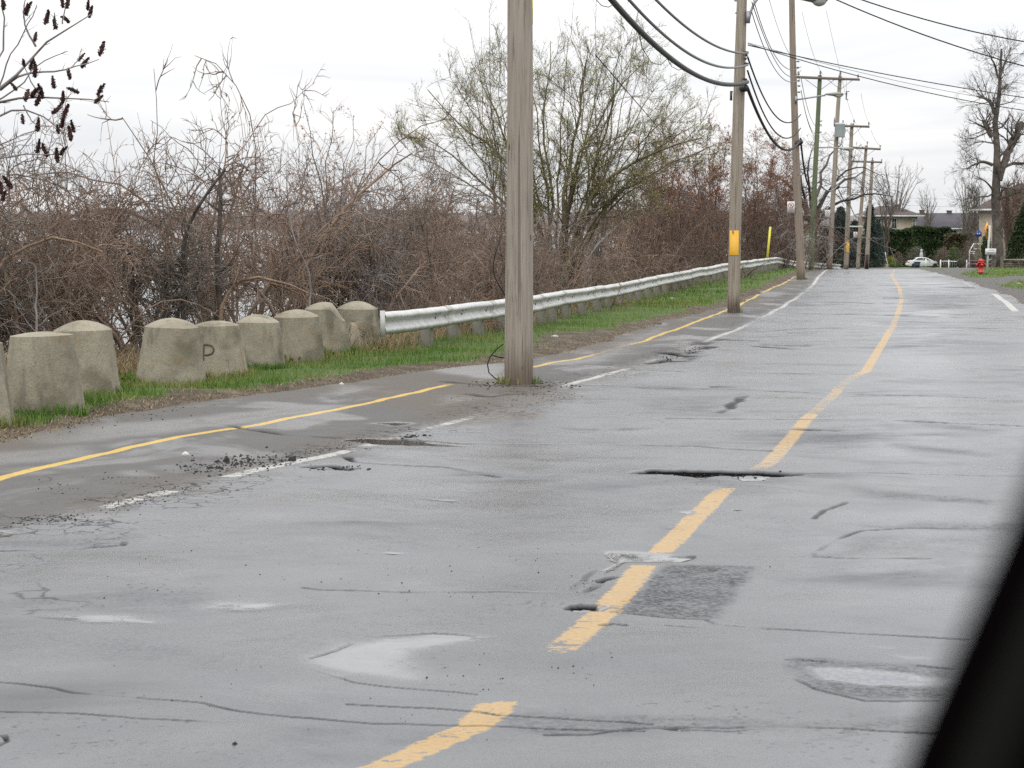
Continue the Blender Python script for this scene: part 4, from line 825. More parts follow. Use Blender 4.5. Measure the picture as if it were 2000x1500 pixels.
BOL = [  # px centre, base py, base width, top width, top py, dome px, label
 (-62, 845, 172, 128, 662, 10, 'pale concrete bollard cut off by the left edge of the view, nearest the road'),
 (82, 819, 166, 121, 648, 8, 'flat-topped stained concrete bollard, nearest of those fully in view'),
 (163, 785, 142, 114, 626, 22, 'concrete bollard with a rounded top half hidden behind the flat-topped stained one'),
 (331, 764, 144, 104, 621, 20, 'broad-footed grey concrete bollard with grass gap on its left'),
 (422, 744, 126, 88, 626, 11, 'cracked concrete bollard carved with a letter P'),
 (503, 733, 110, 84, 614, 18, 'rust-stained concrete bollard just right of the one carved with P'),
 (580, 718, 112, 88, 604, 17, 'concrete bollard with a chipped nick low on its face'),
 (634, 703, 104, 78, 590, 16, 'dark grey concrete bollard with a broken shoulder beside its pale rubble'),
 (697, 690, 96, 78, 588, 17, 'concrete bollard at which the white guardrail begins')]
BPOS = []
for i, (cx, by, bw, tw, ty, dome, lab) in enumerate(BOL):
    X, D = G(cx, by); X, D = float(X[0]), float(D[0]); D += bw / 8000 * D; X = (cx - 1000) / 4000 * D * 1.0
    s = D / 4000; rb = bw / 2 * s; rt = tw / 2 * s; H = at(cx, ty, D)[2] - at(cx, by, D - rb)[2]; dm = dome * s * .85
    r = np.random.default_rng(60 + i)
    prof = [(0.001, -.25), (rb * 1.01, -.25)]
    for u in np.linspace(0, 1, 16): prof.append((rb + (rt - rb) * (u ** .9), u * (H - dm)))
    for a in (1.0, .992, .97, .93, .85, .72, .55, .35, .15, .002): prof.append((rt * a, H - dm + dm * (1 - a ** 2.0)))
    b = MB(); b.lathe(prof, k=72, caps=False); V = np.concatenate(b.V)
    ang = np.arctan2(V[:, 1], V[:, 0]); rr = np.hypot(V[:, 0], V[:, 1])
    nz = .007 * fbm(ang * 1.6 + i * 9, V[:, 2] * 3.2, 80 + i, 4) + .007 * fbm(ang * 9, V[:, 2] * 14, 90 + i, 3)
    k = 1 + nz / np.maximum(rr, .05) * (rr > .05)
    V[:, 0] *= k; V[:, 1] *= k; V[:, 2] += .005 * fbm(V[:, 0] * 5 + i, V[:, 1] * 5, 95 + i, 3) * (V[:, 2] > H * .7)
    if i == 7:                                      # broken right shoulder
        cut = np.clip((V[:, 0] - .10) / .15, 0, 1) * np.clip((V[:, 2] - .45 * H) / (.4 * H), 0, 1)
        V[:, 2] -= .16 * cut * (V[:, 2] > .5 * H)
    z = float(gz(X, D)); z = min(z, at(cx, by, D - rb)[2])
    o = mesh('concrete_bollard', V, b.F, MAT_CONC, smooth=True, loc=(X, D, z)); o.data.set_sharp_from_angle(angle=.62); o.rotation_euler = (r.normal(0, .012), r.normal(0, .015), r.uniform(-.3, .3) * 0)
    prop(o, lab, 'bollard', 'concrete bollards along the grass verge'); BPOS.append((X, D, rb, H, z))
    if i == 4:
        gm = MB(); zc, dx = .33, -.055
        def on_cone(u, v):
            rad = rb + (rt - rb) * (v / (H - dm)) ** .9; th = -PI / 2 + (u + dx) / rad * 1.0
            return (rad * 1.004 * math.cos(th), rad * 1.004 * math.sin(th), v)
        gm.tube([on_cone(-.055, zc + v) for v in np.linspace(-.10, .085, 7)], .011, 6)
        bow = [(-.055, .085), (.0, .085), (.045, .07), (.066, .035), (.066, .0), (.045, -.035), (0, -.05), (-.055, -.05)]
        bow = [(-.055, .082), (.0, .082), (.045, .070), (.064, .040), (.064, .008), (.045, -.022), (0, -.036), (-.055, -.038)]
        gm.tube([on_cone(a, zc + v) for a, v in bow], .011, 6)
        gm.build('carved_letter', M_GROOVE, o)
# broken lump between the last two bollards
X, D = G(690, 690); X, D = float(X[0]), float(D[0]) - .1; r = np.random.default_rng(9)
b = MB(); b.lathe([(.001, -.06), (.26, -.05), (.235, .04), (.17, .16), (.09, .30), (.03, .40), (.001, .42)], k=18, caps=False); V = np.concatenate(b.V); V += r.normal(0, .016, V.shape); V[:, 0] *= .8
prop(mesh('concrete_rubble', V, b.F, MAT_CONC, loc=(X, D, float(gz(X, D)))), 'pale broken lump of concrete leaning between the last two bollards', 'rubble')

# ------------------------------------------------------------------ guardrail
t = NT('guardrail_paint'); p = t.pos(); n1 = t.noise(p, 5, 4, .6); n2 = t.noise(p, 40, 3); n3 = t.noise(t.scale(p, (1, 1, .2)), 12, 3)
c = t.mix(t.lin(n1, .3, .7), (.34, .34, .325), (.50, .50, .485)); c = t.mix(t.ramp(n3, .56, .72, 0, .45), c, (.30, .27, .22)); c = t.mix(t.ramp(n2, .62, .75, 0, .5), c, (.25, .2, .15))
M_RAIL = t.out(c, .5, None, 0.0, .4)
t = NT('grey_post_wood'); p = t.obj(); n1 = t.noise(t.scale(p, (9, 9, 1)), 3, 4, .6); c = t.mix(n1, (.105, .10, .08), (.24, .228, .19)); c = t.mix(t.ramp(t.noise(p, 3), .5, .7, 0, .5), c, (.08, .095, .05)); M_POST = t.out(c, .9, t.bump(n1, .4, .01), 0, .2)
M_LAP = plain('scuffed_rail_joint', (.33, .32, .29), .55, var=.35, sc=14)
M_BOLT = plain('dark_steel', (.06, .055, .05), .6, .3)
rtp = [(p_[0], p_[1], at(q[0], q[1], p_[1])[2]) for p_, q in zip(RAILP, RAIL_TOP + [(1520, 502), (1545, 509), (1590, 513), (1640, 516.5)])]
rtp = np.array(rtp); _s = np.concatenate([[0], np.cumsum(np.linalg.norm(np.diff(rtp, axis=0), axis=1))])
nS = int(_s[-1] / .32); sv = np.linspace(0, _s[-1], nS); R3 = np.stack([np.interp(sv, _s, rtp[:, k]) for k in range(3)], 1)
kk = np.hanning(9); kk /= kk.sum(); pad = lambda v: np.concatenate([[v[0]] * 4, v, [v[-1]] * 4])
R3 = np.stack([np.convolve(pad(R3[:, k]), kk, 'valid') for k in range(3)], 1)
R3[:, 2] += .022 * fbm(sv * .35, sv * 0, 3, 3) + .008 * fbm(sv * 1.3, sv * 0, 4, 2); R3[:, 0] += .03 * fbm(sv * .4, sv * 0, 5, 3)
tg = np.gradient(R3[:, :2], axis=0); tg /= np.linalg.norm(tg, axis=1, keepdims=True); nout = np.stack([tg[:, 1], -tg[:, 0]], 1)
wp = [(.0, 0), (.03, -.008), (.072, -.040), (.080, -.062), (.072, -.085), (.025, -.122), (.010, -.156), (.025, -.190), (.072, -.227), (.080, -.250), (.072, -.272), (.03, -.304), (.0, -.312)]
wp += [(a - .006, b) for a, b in wp[::-1]]
V = np.concatenate([[np.array([R3[i, 0] + nout[i, 0] * a, R3[i, 1] + nout[i, 1] * a, R3[i, 2] + bz]) for a, bz in wp] for i in range(nS)])
m = len(wp); F = [(i * m + j, i * m + (j + 1) % m, (i + 1) * m + (j + 1) % m, (i + 1) * m + j) for i in range(nS - 1) for j in range(m)]
rail = empty('guardrail', (R3[0, 0], R3[0, 1], float(gz(R3[0, 0], R3[0, 1])))); prop(rail, 'long dented white steel guardrail running from the bollards to the crest', 'guardrail')
rl = np.array(rail.location)
mesh('beam', V - rl, F, M_RAIL, rail, smooth=False)
s = 3.0; first = None; first_b = None; k = 0
b = MB(); b.box((0, 0, -.42), (.17, .17, 1.0)); b.box((.055, 0, -.02), (.06, .10, .28))
bb = MB()
for dz in (0,): bb.lathe([(.018, 0), (.018, .014), (.006, .02)], (0, 0, 0), 8, rot(0, PI / 2, 0))
for xx, zz in ((-.13, .062), (.13, .062), (-.13, -.095), (.13, -.095)): bb.lathe([(.013, 0), (.013, .012), (.005, .016)], (.045, xx, zz), 6, rot(0, PI / 2, 0))
while s < _s[-1]:
    i = int(np.searchsorted(sv, s)); i = min(i, nS - 1); ang = math.atan2(nout[i, 1], nout[i, 0])
    if first is None: o = first = b.build('post', M_POST, rail)
    else: o = first.copy(); COL.objects.link(o); o.parent = rail
    x, y = R3[i, :2] - nout[i] * .115; zt = R3[i, 2] - .02
    o.location = np.array([x, y, zt - .10]) - rl; o.rotation_euler = (0, 0, ang)
    if s < 34:
        if first_b is None: q = first_b = bb.build('bolts', M_BOLT, rail)
        else: q = first_b.copy(); COL.objects.link(q); q.parent = rail
        q.location = np.array([R3[i, 0] + nout[i, 0] * .012, R3[i, 1] + nout[i, 1] * .012, R3[i, 2] - .156]) - rl; q.rotation_euler = (0, 0, ang)
    s += 1.9 if s < 60 else 2.4; k += 1
lj = None; s_ = 3.6
while s_ < 70:
    i0 = int(np.searchsorted(sv, s_)); i0 = min(i0, nS - 3); o_ = R3[i0].copy()
    Vj = np.concatenate([[np.array([R3[q, 0] + nout[q, 0] * (a + .006), R3[q, 1] + nout[q, 1] * (a + .006), R3[q, 2] + bz + (.004 if bz > -.15 else -.004)]) for a, bz in wp] for q in (i0, i0 + 1)])
    Fj = [(j, (j + 1) % m, m + (j + 1) % m, m + j) for j in range(m)] + [tuple(range(m - 1, -1, -1)), tuple(range(m, 2 * m))]
    mesh('lap_joint', Vj - rl, Fj, M_LAP, rail); s_ += 3.8
eb = MB(); i = 2
eb.tube([R3[0] + np.array([nout[0, 0] * .03, nout[0, 1] * .03, dz]) - rl - np.array([tg[0, 0] * .012, tg[0, 1] * .012, 0]) for dz in (0.02, -.15, -.33)], .035, 8)
eb.build('end_shoe', M_RAIL, rail)
# yellow marker stick and the bent strap beside it
M_YEL = plain('yellow_marker_paint', (.55, .50, .06), .5)
mk = MB(); D = 91.0; a, b_ = at(1500, 520, D), at(1508, 443, D); mk.box((0, 0, (b_[2] - a[2]) / 2), (.10, .03, b_[2] - a[2]), ry=.085); mk.build('snow_marker', M_YEL, None, loc=((a + b_)[0] / 2 - .07, D, a[2]))
prop(bpy.data.objects['snow_marker'], 'slim yellow marker stick standing behind the guardrail near its bend', 'marker')

# ------------------------------------------------------------------ utility poles
def polewood(name, a, b, dark_to=.0, stain=(.05, .035, .025), green=0.0):
    t = NT(name); p = t.obj(); pr = t.n('ShaderNodeSeparateXYZ', {0: p}).outputs
    g = t.noise(t.scale(p, (16, 16, .45)), 1.6, 5, .65, .3); g2 = t.noise(t.scale(p, (60, 60, 1.2)), 1.4, 3, .6); l = t.noise(p, .9, 3)
    c = t.mix(t.lin(g, .3, .7), a, b); c = t.mix(t.lin(l, .3, .7, 0, .5), c, tuple(x * .8 for x in b))
    c = t.mix(t.ramp(g2, .56, .70, 0, .85), c, tuple(x * .35 for x in a))
    chk = t.ramp(t.noise(t.scale(p, (22, 22, .28)), 1.0, 2, .5), .66, .69, 0, .5); c = t.mix(chk, c, (.035, .028, .022))
    kn = t.ramp(t.voro(t.scale(p, (5, 5, 1.5)), 1.3), .05, .095, .9, 0); c = t.mix(kn, c, (.05, .03, .02))
    if green: c = t.mix(t.ramp(t.noise(t.scale(p, (2, 2, .5)), 1.4), .35, .6, green * .5, green), c, (.085, .125, .055))
    if dark_to: c = t.mix(t.ramp(t.math('ADD', pr[2], t.lin(g, .3, .7, -.12, .12)), dark_to, 0, 0, .85), c, stain)
    h = t.math('SUBTRACT', t.math('MULTIPLY', g2, .6), t.math('ADD', chk, kn))
    return t.out(c, .88, t.bump(h, .45, .02), 0, .22)
PW1 = polewood('grey_pole_wood', (.185, .158, .128), (.345, .305, .258), .55, (.10, .075, .055))
PW2 = polewood('pale_pole_wood', (.195, .160, .126), (.345, .300, .245), .6, (.055, .035, .026))
PW3 = polewood('brown_pole_wood', (.165, .128, .102), (.30, .25, .20), .5, (.09, .075, .05))
PW4 = polewood('green_pole_wood', (.125, .125, .085), (.215, .215, .15), .3, (.03, .03, .022), .75)
M_GALV = plain('galvanised_steel', (.26, .265, .28), .45, .5); M_BLACK = plain('black_rubber', (.010, .010, .011), .55); M_ARM = plain('crossarm_wood', (.15, .12, .10), .85)
M_INS = plain('porcelain', (.17, .15, .15), .25); M_SIGNW = plain('sign_white', (.60, .60, .59), .45, var=.05); M_RED = plain('sign_red', (.36, .025, .03), .45, var=.06); M_INK = plain('sign_ink', (.012, .012, .014), .5)
M_AMBER = plain('amber_plate', (.58, .31, .008), .45, var=.12); M_LENS = plain('lamp_lens', (.42, .42, .40), .12, var=.03); M_HEAD = plain('lamp_housing', (.19, .19, .155), .5); M_TRAFO = plain('transformer_grey', (.36, .39, .39), .4, var=.06)
POLES = {}
def pole(key, label, pts, D, widths, mat, ext=None, lean=0.0):
    """pts: sight lines up the shaft, base first; widths in picture units"""
    X0, D0 = G(pts[0][0], pts[0][1]) if D is None else (np.array([(pts[0][0] - 1000) / 4000 * D]), np.array([D]))
    D0 = float(D0[0]); r0 = widths[0] / 8000 * D0; Dc = D0 + (r0 if D is None else 0)
    P = [at(x, y, Dc) for x, y in pts]
    b = np.array([P[0][0], Dc, float(gz(P[0][0], Dc))]); P[0][2] = b[2] - .3
    r = np.interp(np.arange(len(P)), np.linspace(0, len(P) - 1, len(widths)), [w / 8000 * Dc for w in widths])
    if ext:
        d = (P[-1] - P[-2]); d /= np.linalg.norm(d); P.append(P[-1] + d * ext); r = np.append(r, r[-1] * .78)
    # resample
    P = np.array(P); s = np.concatenate([[0], np.cumsum(np.linalg.norm(np.diff(P, axis=0), axis=1))]); n = 60 if Dc < 80 else 24
    u = np.linspace(0, s[-1], n); Q = np.stack([np.interp(u, s, P[:, k]) for k in range(3)], 1); rq = np.interp(u, s, r)
    root = empty('utility_pole', b); prop(root, label, 'utility pole', 'wooden utility poles along the left side of the road')
    V, F = tube_arr((Q - b)[None], rq[None], 28); th = np.tile(np.arange(28), n) * 2 * PI / 28
    cen = np.repeat(Q - b, 28, 0); off = V - cen; zz = V[:, 2]
    off *= (1 + .05 * fbm(np.cos(th) * 2 + 5, zz * .35 + np.sin(th) * 2, int(Dc), 3) + .015 * fbm(np.cos(th) * 14, np.sin(th) * 14 + zz * .2, int(Dc) + 3, 2))[:, None]
    V = cen + off
    F = list(map(tuple, F)) + [tuple(range((n - 1) * 28, n * 28))]
    mesh('shaft', V, F, mat, root, smooth=True)
    POLES[key] = dict(root=root, b=b, D=Dc, Q=Q, r=rq)
    return root
def loc(key, px, py, dD=0.0): return at(px, py, POLES[key]['D'] + dD) - POLES[key]['b']
pole(1, 'thick weathered grey wooden pole in the foreground, standing on the asphalt', [(1013, 751), (1014, 600), (1015, 400), (1015.5, 200), (1015.5, 0)], None, (58, 55.5, 52, 50, 48), PW1, 5.5)
pole(2, 'wooden pole with a yellow plate and sagging black cables', [(1432.5, 611), (1435, 480), (1439, 330), (1444, 170), (1449, 0)], None, (24.5, 24, 23.5, 21.5, 19.5), PW2, 4.6)
pole(3, 'leaning crooked brown wooden pole carrying a no-parking sign and a street lamp', [(1565, 546), (1562, 470), (1557.5, 390), (1554, 290), (1551.5, 200), (1549, 130), (1546.5, 0)], None, (17, 16.5, 15.5, 14, 13, 12.5, 11.5), PW3, 1.2)
pole(4, 'greenish wooden pole topped by a crossarm, just right of the leaning pole', [(1583.5, 528), (1587, 440), (1592, 340), (1597, 240), (1601.5, 147)], 102, (10.6, 10.5, 9.6, 9, 8), PW4)
pole(5, 'grey wooden pole carrying a round transformer can', [(1620, 521), (1625, 420), (1631, 320), (1636, 220), (1641, 149)], 115, (10, 9.6, 9, 8, 7), PW2)
pole(6, 'pale wooden pole with a small yellow plate and drooping cable joint', [(1652, 524), (1656, 430), (1660, 330), (1664, 241)], 129, (9.5, 8.8, 8, 6.5), PW2)
pole(7, 'slim wooden pole, left one of the far leaning pair', [(1675, 526), (1681, 420), (1692, 284)], 156, (8, 7, 5.5), PW3)
pole(8, 'far wooden pole with a dark burnt-looking foot, right one of the far pair', [(1692, 527), (1698, 420), (1704, 312)], 170, (8.6, 7.4, 5.5), PW2)
_q = MB(); _D = POLES[8]['D']; _q.tube([loc(8, 1692.6, 524, -.20), loc(8, 1693.5, 497, -.19)], .14, 10); _q.build('dark_foot', plain('tarred_foot', (.035, .018, .014), .9), POLES[8]['root'])
def crossarm(key, x0, y0, x1, y1, th, ins, braces=True, dD=-.16):
    root = POLES[key]['root']; a = loc(key, x0, y0, dD); b = loc(key, x1, y1, dD); b[1] = a[1]; d = b - a; L = np.linalg.norm(d)
    m = MB(); m.box((0, 0, 0), (L, th, th * 1.15), ry=-math.atan2(d[2], d[0])); o = m.build('crossarm', M_ARM, root, loc=(a + b) / 2)
    for i, (ix, iy) in enumerate(ins):
        q = loc(key, ix, iy, dD) - (a + b) / 2; q[1] = 0; s = POLES[key]['D'] / 4000
        zb = (iy - np.interp(ix, [x0, x1], [y0, y1])) * -s - 0
        e = MB(); h = max(.2, zb); e.lathe([(.018, -h), (.018, -.13), (.05, -.13), (.062, -.10), (.03, -.08), (.055, -.06), (.06, -.035), (.03, -.02), (.045, 0), (.025, .03)], k=10); e.build('insulator', M_INS, o, loc=q)
    if braces:
        cx = np.interp((y0 + y1) / 2, [0, 1], [0, 1])
        px = np.interp(POLES[key]['Q'][-1][0] - POLES[key]['b'][0], [0, 1], [0, 1])
        top = POLES[key]['Q'][-1] - POLES[key]['b']; zc = (a[2] + b[2]) / 2
        for sx in (-1, 1):
            e = MB(); e.tube([(top[0] + sx * .05, a[1] + .02, zc - .55), (top[0] + sx * L * .30, a[1] + .07, zc - .06)], .016, 6); e.build('brace', M_GALV, root)
crossarm(4, 1555, 150.5, 1650, 154.5, .11, [(1559.5, 140), (1602.5, 139), (1640, 146)]); crossarm(5, 1598, 152, 1679, 155.5, .11, [(1602, 146), (1641.5, 140), (1676, 146)])
crossarm(6, 1638, 245.5, 1698, 247.5, .12, [(1668, 234), (1697, 239)]); crossarm(7, 1662, 288, 1720, 291.5, .13, [(1694, 277), (1719, 284)]); crossarm(8, 1660, 315, 1723, 317, .13, [(1704, 308), (1722, 311)])
# street lamps
def lamp(key, arm, hx0, hx1, hy, label=None, rad=.13, dD=-.1):
    root = POLES[key]['root']; m = MB(); m.tube([loc(key, x, y, dD) for x, y in arm], .03, 8); a = m.build('lamp_arm', M_GALV, root, True)
    c = loc(key, (hx0 + hx1) / 2, hy, dD); L = (hx1 - hx0) * POLES[key]['D'] / 4000
    prof = [(.001, -.5), (.35, -.46), (.55, -.3), (.95, .0), (1.0, .25), (.7, .44), (.001, .5)]
    h = MB(); h.lathe([(q * rad, z * L) for q, z in prof], k=14, M=np.diag([.62, 1, 1.0]) @ np.eye(3)); V = np.concatenate(h.V) @ rot(0, PI / 2, 0).T
    hd = mesh('lamp_head', V, h.F, M_HEAD, a, True, loc=c)
    g = MB(); g.lathe([(.98, 0), (.9, -.35), (.6, -.62), (.25, -.75), (.001, -.78)], k=16, caps=False); V = np.concatenate(g.V) * np.array([L * .24, rad * .92, rad * .95]) + np.array([L * .2, 0, -rad * .25])
    mesh('lens', V, g.F, M_LENS, a, True, loc=c)
lamp(2, [(1459, 42), (1463, 38), (1466, 24), (1472, 8), (1484, -8), (1520, -22), (1570, -14)], 1556, 1619, -5, rad=.21)
lamp(3, [(1555, 195), (1580, 191), (1612, 186)], 1611, 1648, 184, rad=.13); lamp(4, [(1598, 288), (1622, 288), (1646, 290)], 1643, 1668, 291, rad=.14)
for key, x, y0, y1 in ((2, 1461, 22, 45), (3, 1554.5, 188, 201)):
    m = MB(); c = (loc(key, x, y0, -.12) + loc(key, x, y1, -.12)) / 2; m.box(c, (.09, .12, (y1 - y0) * POLES[key]['D'] / 4000)); m.build('lamp_bracket', M_GALV, POLES[key]['root'])
# hardware on the poles
def bits(key, name, lst, mat, r=.02, dD=-.15):
    m = MB()
    for (x0, y0, x1, y1) in lst: m.tube([loc(key, x0, y0, dD), loc(key, x1, y1, dD)], r, 6)
    return m.build(name, mat, POLES[key]['root'])
bits(2, 'step_bolt', [(1452, 26, 1464, 26)], M_BOLT, .02, 0); bits(2, 'step_bolt', [(1436, 25.5, 1441, 25.5)], M_BOLT, .018, 0); bits(2, 'step_bolt', [(1434, 1.5, 1442, 1.5)], M_BOLT, .018, 0)
bits(2, 'cable_clamp', [(1452, 101, 1462, 103), (1455, 103, 1459, 110)], M_BOLT, .03, -.18); bits(2, 'cable_clamp', [(1453, 123, 1462, 125), (1454, 113, 1458, 116)], M_BOLT, .028, -.18); bits(2, 'cable_clamp', [(1450, 153, 1459, 156), (1449, 160, 1459, 162)], M_BOLT, .03, -.2)
m = MB(); c = loc(2, 1453, 172, -.26); m.lathe([(.001, -.10), (.07, -.10), (.09, -.06), (.09, .06), (.07, .10), (.001, .10)], c, 16, rot(PI / 2, 0, .5)); m.build('splice_case', M_BLACK, POLES[2]['root'], True)
m = MB(); c = (loc(2, 1428, 178, 0) + loc(2, 1428, 196, 0)) / 2; m.box(c, (.05, .08, .22)); m.box(c + np.array([.03, 0, .09]), (.03, .02, .02)); m.build('terminal_box', M_BOLT, POLES[2]['root'])
def plate(key, x0, x1, y0, y1, mat, name='plate'):
    P = POLES[key]; root = P['root']; a, b = loc(key, x0, y1), loc(key, x1, y0); zc = (a[2] + b[2]) / 2; axx = np.interp(zc, (P['Q'] - P['b'])[:, 2], (P['Q'] - P['b'])[:, 0]); rr = np.interp(zc, (P['Q'] - P['b'])[:, 2], P['r']) * 1.09
    u0, u1 = [np.clip((v - axx) / rr, -.97, .97) for v in (a[0], b[0])]; th = np.linspace(-PI / 2 + math.asin(u0), -PI / 2 + math.asin(u1), 10)
    V = [(axx + rr * k * math.cos(q), rr * k * math.sin(q), z) for z in (a[2], b[2]) for k in (1, .96) for q in th]; n = 10
    F = [(i, i + 1, 2 * n + i + 1, 2 * n + i) for i in range(n - 1)] + [(n + i, 3 * n + i, 3 * n + i + 1, n + i + 1) for i in range(n - 1)] + [(2 * n + i, 2 * n + i + 1, 3 * n + i + 1, 3 * n + i) for i in range(n - 1)] + [(0, 2 * n, 3 * n, n), (n - 1, 2 * n - 1, 4 * n - 1, 3 * n - 1)]
    return mesh(name, V, F, mat, root)
plate(2, 1424, 1442, 450, 498, M_AMBER, 'yellow_plate'); plate(6, 1652, 1659.2, 473, 494, M_AMBER, 'yellow_plate')
m = MB(); a, b = loc(1, 1038.5, 48, -.02), loc(1, 1039.3, -20, -.02); m.tube([a, b], .014, 6); m.build('yellow_strip', M_YEL, POLES[1]['root'])
m = MB(); a, b = loc(2, 1431.5, 450, -.175), loc(2, 1431.5, 456, -.175); m.box((a + b) / 2, (.022, .012, abs(b[2] - a[2]))); m.build('nail_mark', M_INK, POLES[2]['root'])
# transformer, fuse cutout, cable joint
root = POLES[5]['root']; c = loc(5, 1640, 268, -.38); h = .76
m = MB(); m.lathe([(.001, 0), (.27, 0), (.285, .03), (.285, h - .08), (.30, h - .06), (.30, h - .02), (.22, h + .03), (.001, h + .05)], c, 20); tr = m.build('transformer', M_TRAFO, root, True)
for x, y0, y1 in ((1629.5, 228, 244), (1646.5, 234, 243)):
    m = MB(); a, b = loc(5, x, y1, -.38), loc(5, x, y0, -.38); L = b[2] - a[2]; m.lathe([(.02, -.1), (.04, .0), (.05, .05), (.03, .08), (.05, .13), (.03, .16), (.045, .2), (.02, max(.25, L))], a, 10); m.build('bushing', M_INS, tr)
m = MB(); m.tube([loc(5, x, y, -.3) for x, y in ((1658.5, 179), (1654, 178), (1652.5, 194), (1656.5, 194.5))], .035, 6); m.tube([loc(5, 1649.5, 183, -.3), loc(5, 1653, 184, -.3)], .02, 6); m.tube([loc(5, 1653, 183, -.3), loc(5, 1653, 155, -.3)], .008, 5); m.build('fuse_cutout', M_BOLT, root)
m = MB(); m.lathe([(.001, -.22), (.12, -.2), (.14, 0), (.10, .18), (.001, .22)], loc(6, 1656, 388, -.24), 14, rot(.3, .5, 0)); m.build('cable_joint', M_TRAFO, POLES[6]['root'], True)
m = MB(); a, b = loc(6, 1659, 442, -.1), loc(6, 1684, 443, -.1); m.box((a + b) / 2, (b[0] - a[0], .05, .09)); m.build('side_bracket', M_SIGNW, POLES[6]['root'])
for key, x, y in ((3, 1560.5, 279), (5, 1635, 366)):
    m = MB(); m.lathe([(.001, -.16), (.10, -.14), (.11, 0), (.09, .14), (.001, .16)], loc(key, x, y, -.26), 12, rot(PI / 2 - .3, 0, .6)); m.build('splice_case', M_BLACK, POLES[key]['root'], True)
bits(3, 'insulator_rack', [(1556, 120, 1561, 120), (1556, 132, 1561, 132), (1557, 145, 1562, 145), (1557, 158, 1562, 158), (1558, 168, 1563, 168), (1558, 180, 1563, 180)], M_BOLT, .03)
bits(4, 'insulator_rack', [(1602, 237, 1606, 236), (1601, 244, 1605, 244), (1600, 258, 1605, 258)], M_BOLT, .03)
# parking signs fixed to poles
def parking_sign(key, x0, y0, x1, y1, detail=True, sx=None):
    root = POLES[key]['root']; dD = -.14; a, b = loc(key, x0, y1, dD), loc(key, x1, y0, dD); w, h = b[0] - a[0], b[2] - a[2]; c = (a + b) / 2
    m = MB(); m.box((0, 0, 0), (w, .012, h)); s = m.build('parking_sign', M_SIGNW, root, loc=c)
    rr = w * .37; zc = h * .5 - w * .5; k = 24
    ring = MB(); V = []
    for q in range(k): A = q * 2 * PI / k; V += [(rr * math.cos(A), -.0085, zc + rr * math.sin(A)), (rr * .76 * math.cos(A), -.0085, zc + rr * .76 * math.sin(A))]
    ring.add(V, [(2 * q, 2 * q + 1, (2 * q + 3) % (2 * k), (2 * q + 2) % (2 * k)) for q in range(k)]); ring.box((0, -.0095, zc), (rr * 1.7, .002, rr * .2), ry=PI / 4); ring.build('red_circle', M_RED, s)
    P = MB(); f = rr * .95; P.box((-.16 * f, -.0075, zc), (.15 * f, .002, 1.0 * f)); P.box((.05 * f, -.0077, zc + .43 * f), (.4 * f, .002, .14 * f)); P.box((.05 * f, -.0077, zc + .0 * f), (.4 * f, .002, .14 * f)); P.box((.25 * f, -.0079, zc + .21 * f), (.14 * f, .002, .45 * f)); P.build('letter', M_INK, s)
    if detail:
        T = MB()
        for j, (ww, zz) in enumerate(((.55, -.12), (.62, -.22), (.4, -.32))): T.box((0, -.0075, zz * h), (ww * w, .002, .018 * h * 1.6))
        T.build('text_lines', plain('sign_text', (.25, .05, .05), .5), s)
    br = MB(); pa = loc(key, (x1 if x1 < POLES[key]['Q'][0][0] * 0 + 9999 else x0), (y0 + y1) / 2, dD + .01); br.box((w * .5 + .02, .012, 0), (.10, .012, .04)); br.build('sign_bracket', M_GALV, s)
parking_sign(3, 1537.5, 393.5, 1552.5, 416); parking_sign(5, 1611, 410, 1621.5, 425.5, False); parking_sign(7, 1667, 453, 1674.5, 464, False)

# ------------------------------------------------------------------ overhead cables
def cable(label, A, B, pxs, r, s0=0.0, s1=1.0, name='overhead_cable', mat=None, group=None, deg=2, k=6):
    A = np.array(A, float); B = np.array(B, float); S = []; Z = []
    for x, y in pxs:
        dx, dy, dz = ray(x, y); tx = dx / dy; E = B - A              # A.x + s E.x = tx (A.y + s E.y)
        s = (tx * A[1] - A[0]) / (E[0] - tx * E[1]); D = A[1] + s * E[1]; S.append(s); Z.append(EYE + dz / dy * D)
    co = np.polyfit(S, Z, min(deg, len(S) - 1)); s = np.linspace(s0, s1, 40)
    P = np.stack([A[0] + s * (B - A)[0], A[1] + s * (B - A)[1], np.polyval(co, s)], 1)
    m = MB(); m.tube(P, r, k); o = m.build(name, mat or M_CABLE, None, True)
    return prop(o, label, 'cable', group), P
M_CABLE = plain('cable_sheath', (.014, .014, .015), .7, spec=.25); M_WIRE = plain('bare_wire', (.13, .13, .135), .5); M_CABLEG = plain('grey_cable_sheath', (.11, .11, .115), .5)
def pxy(key, px, dD=0.0): D = POLES[key]['D'] + dD; return ((px - 1000) / 4000 * D, D)
p1 = (POLES[1]['b'][0] + .17, POLES[1]['D'] - .05); p2 = pxy(2, 1456, -.2); GR12 = 'cables between the foreground pole and the yellow-plate pole'
ck, Pk = cable('thickest black cable bundle sagging from the yellow-plate pole up to the left', p2, p1, [(1454, 162), (1403, 162), (1348, 141), (1304, 110), (1247, 55), (1194, 0)], .045, group=GR12, mat=plain('bundle_sheath', (.045, .045, .042), .7), k=8)
cable('middle one of three sagging cables left of the yellow-plate pole', p2, p1, [(1456, 128), (1403, 130), (1359, 112), (1315, 84), (1271, 42), (1228, 0)], .026, group=GR12, mat=M_CABLEG)
cable('topmost of three sagging cables left of the yellow-plate pole', p2, p1, [(1456, 104), (1414, 97), (1370, 73), (1326, 42), (1282, 0)], .024, group=GR12, mat=M_CABLEG)
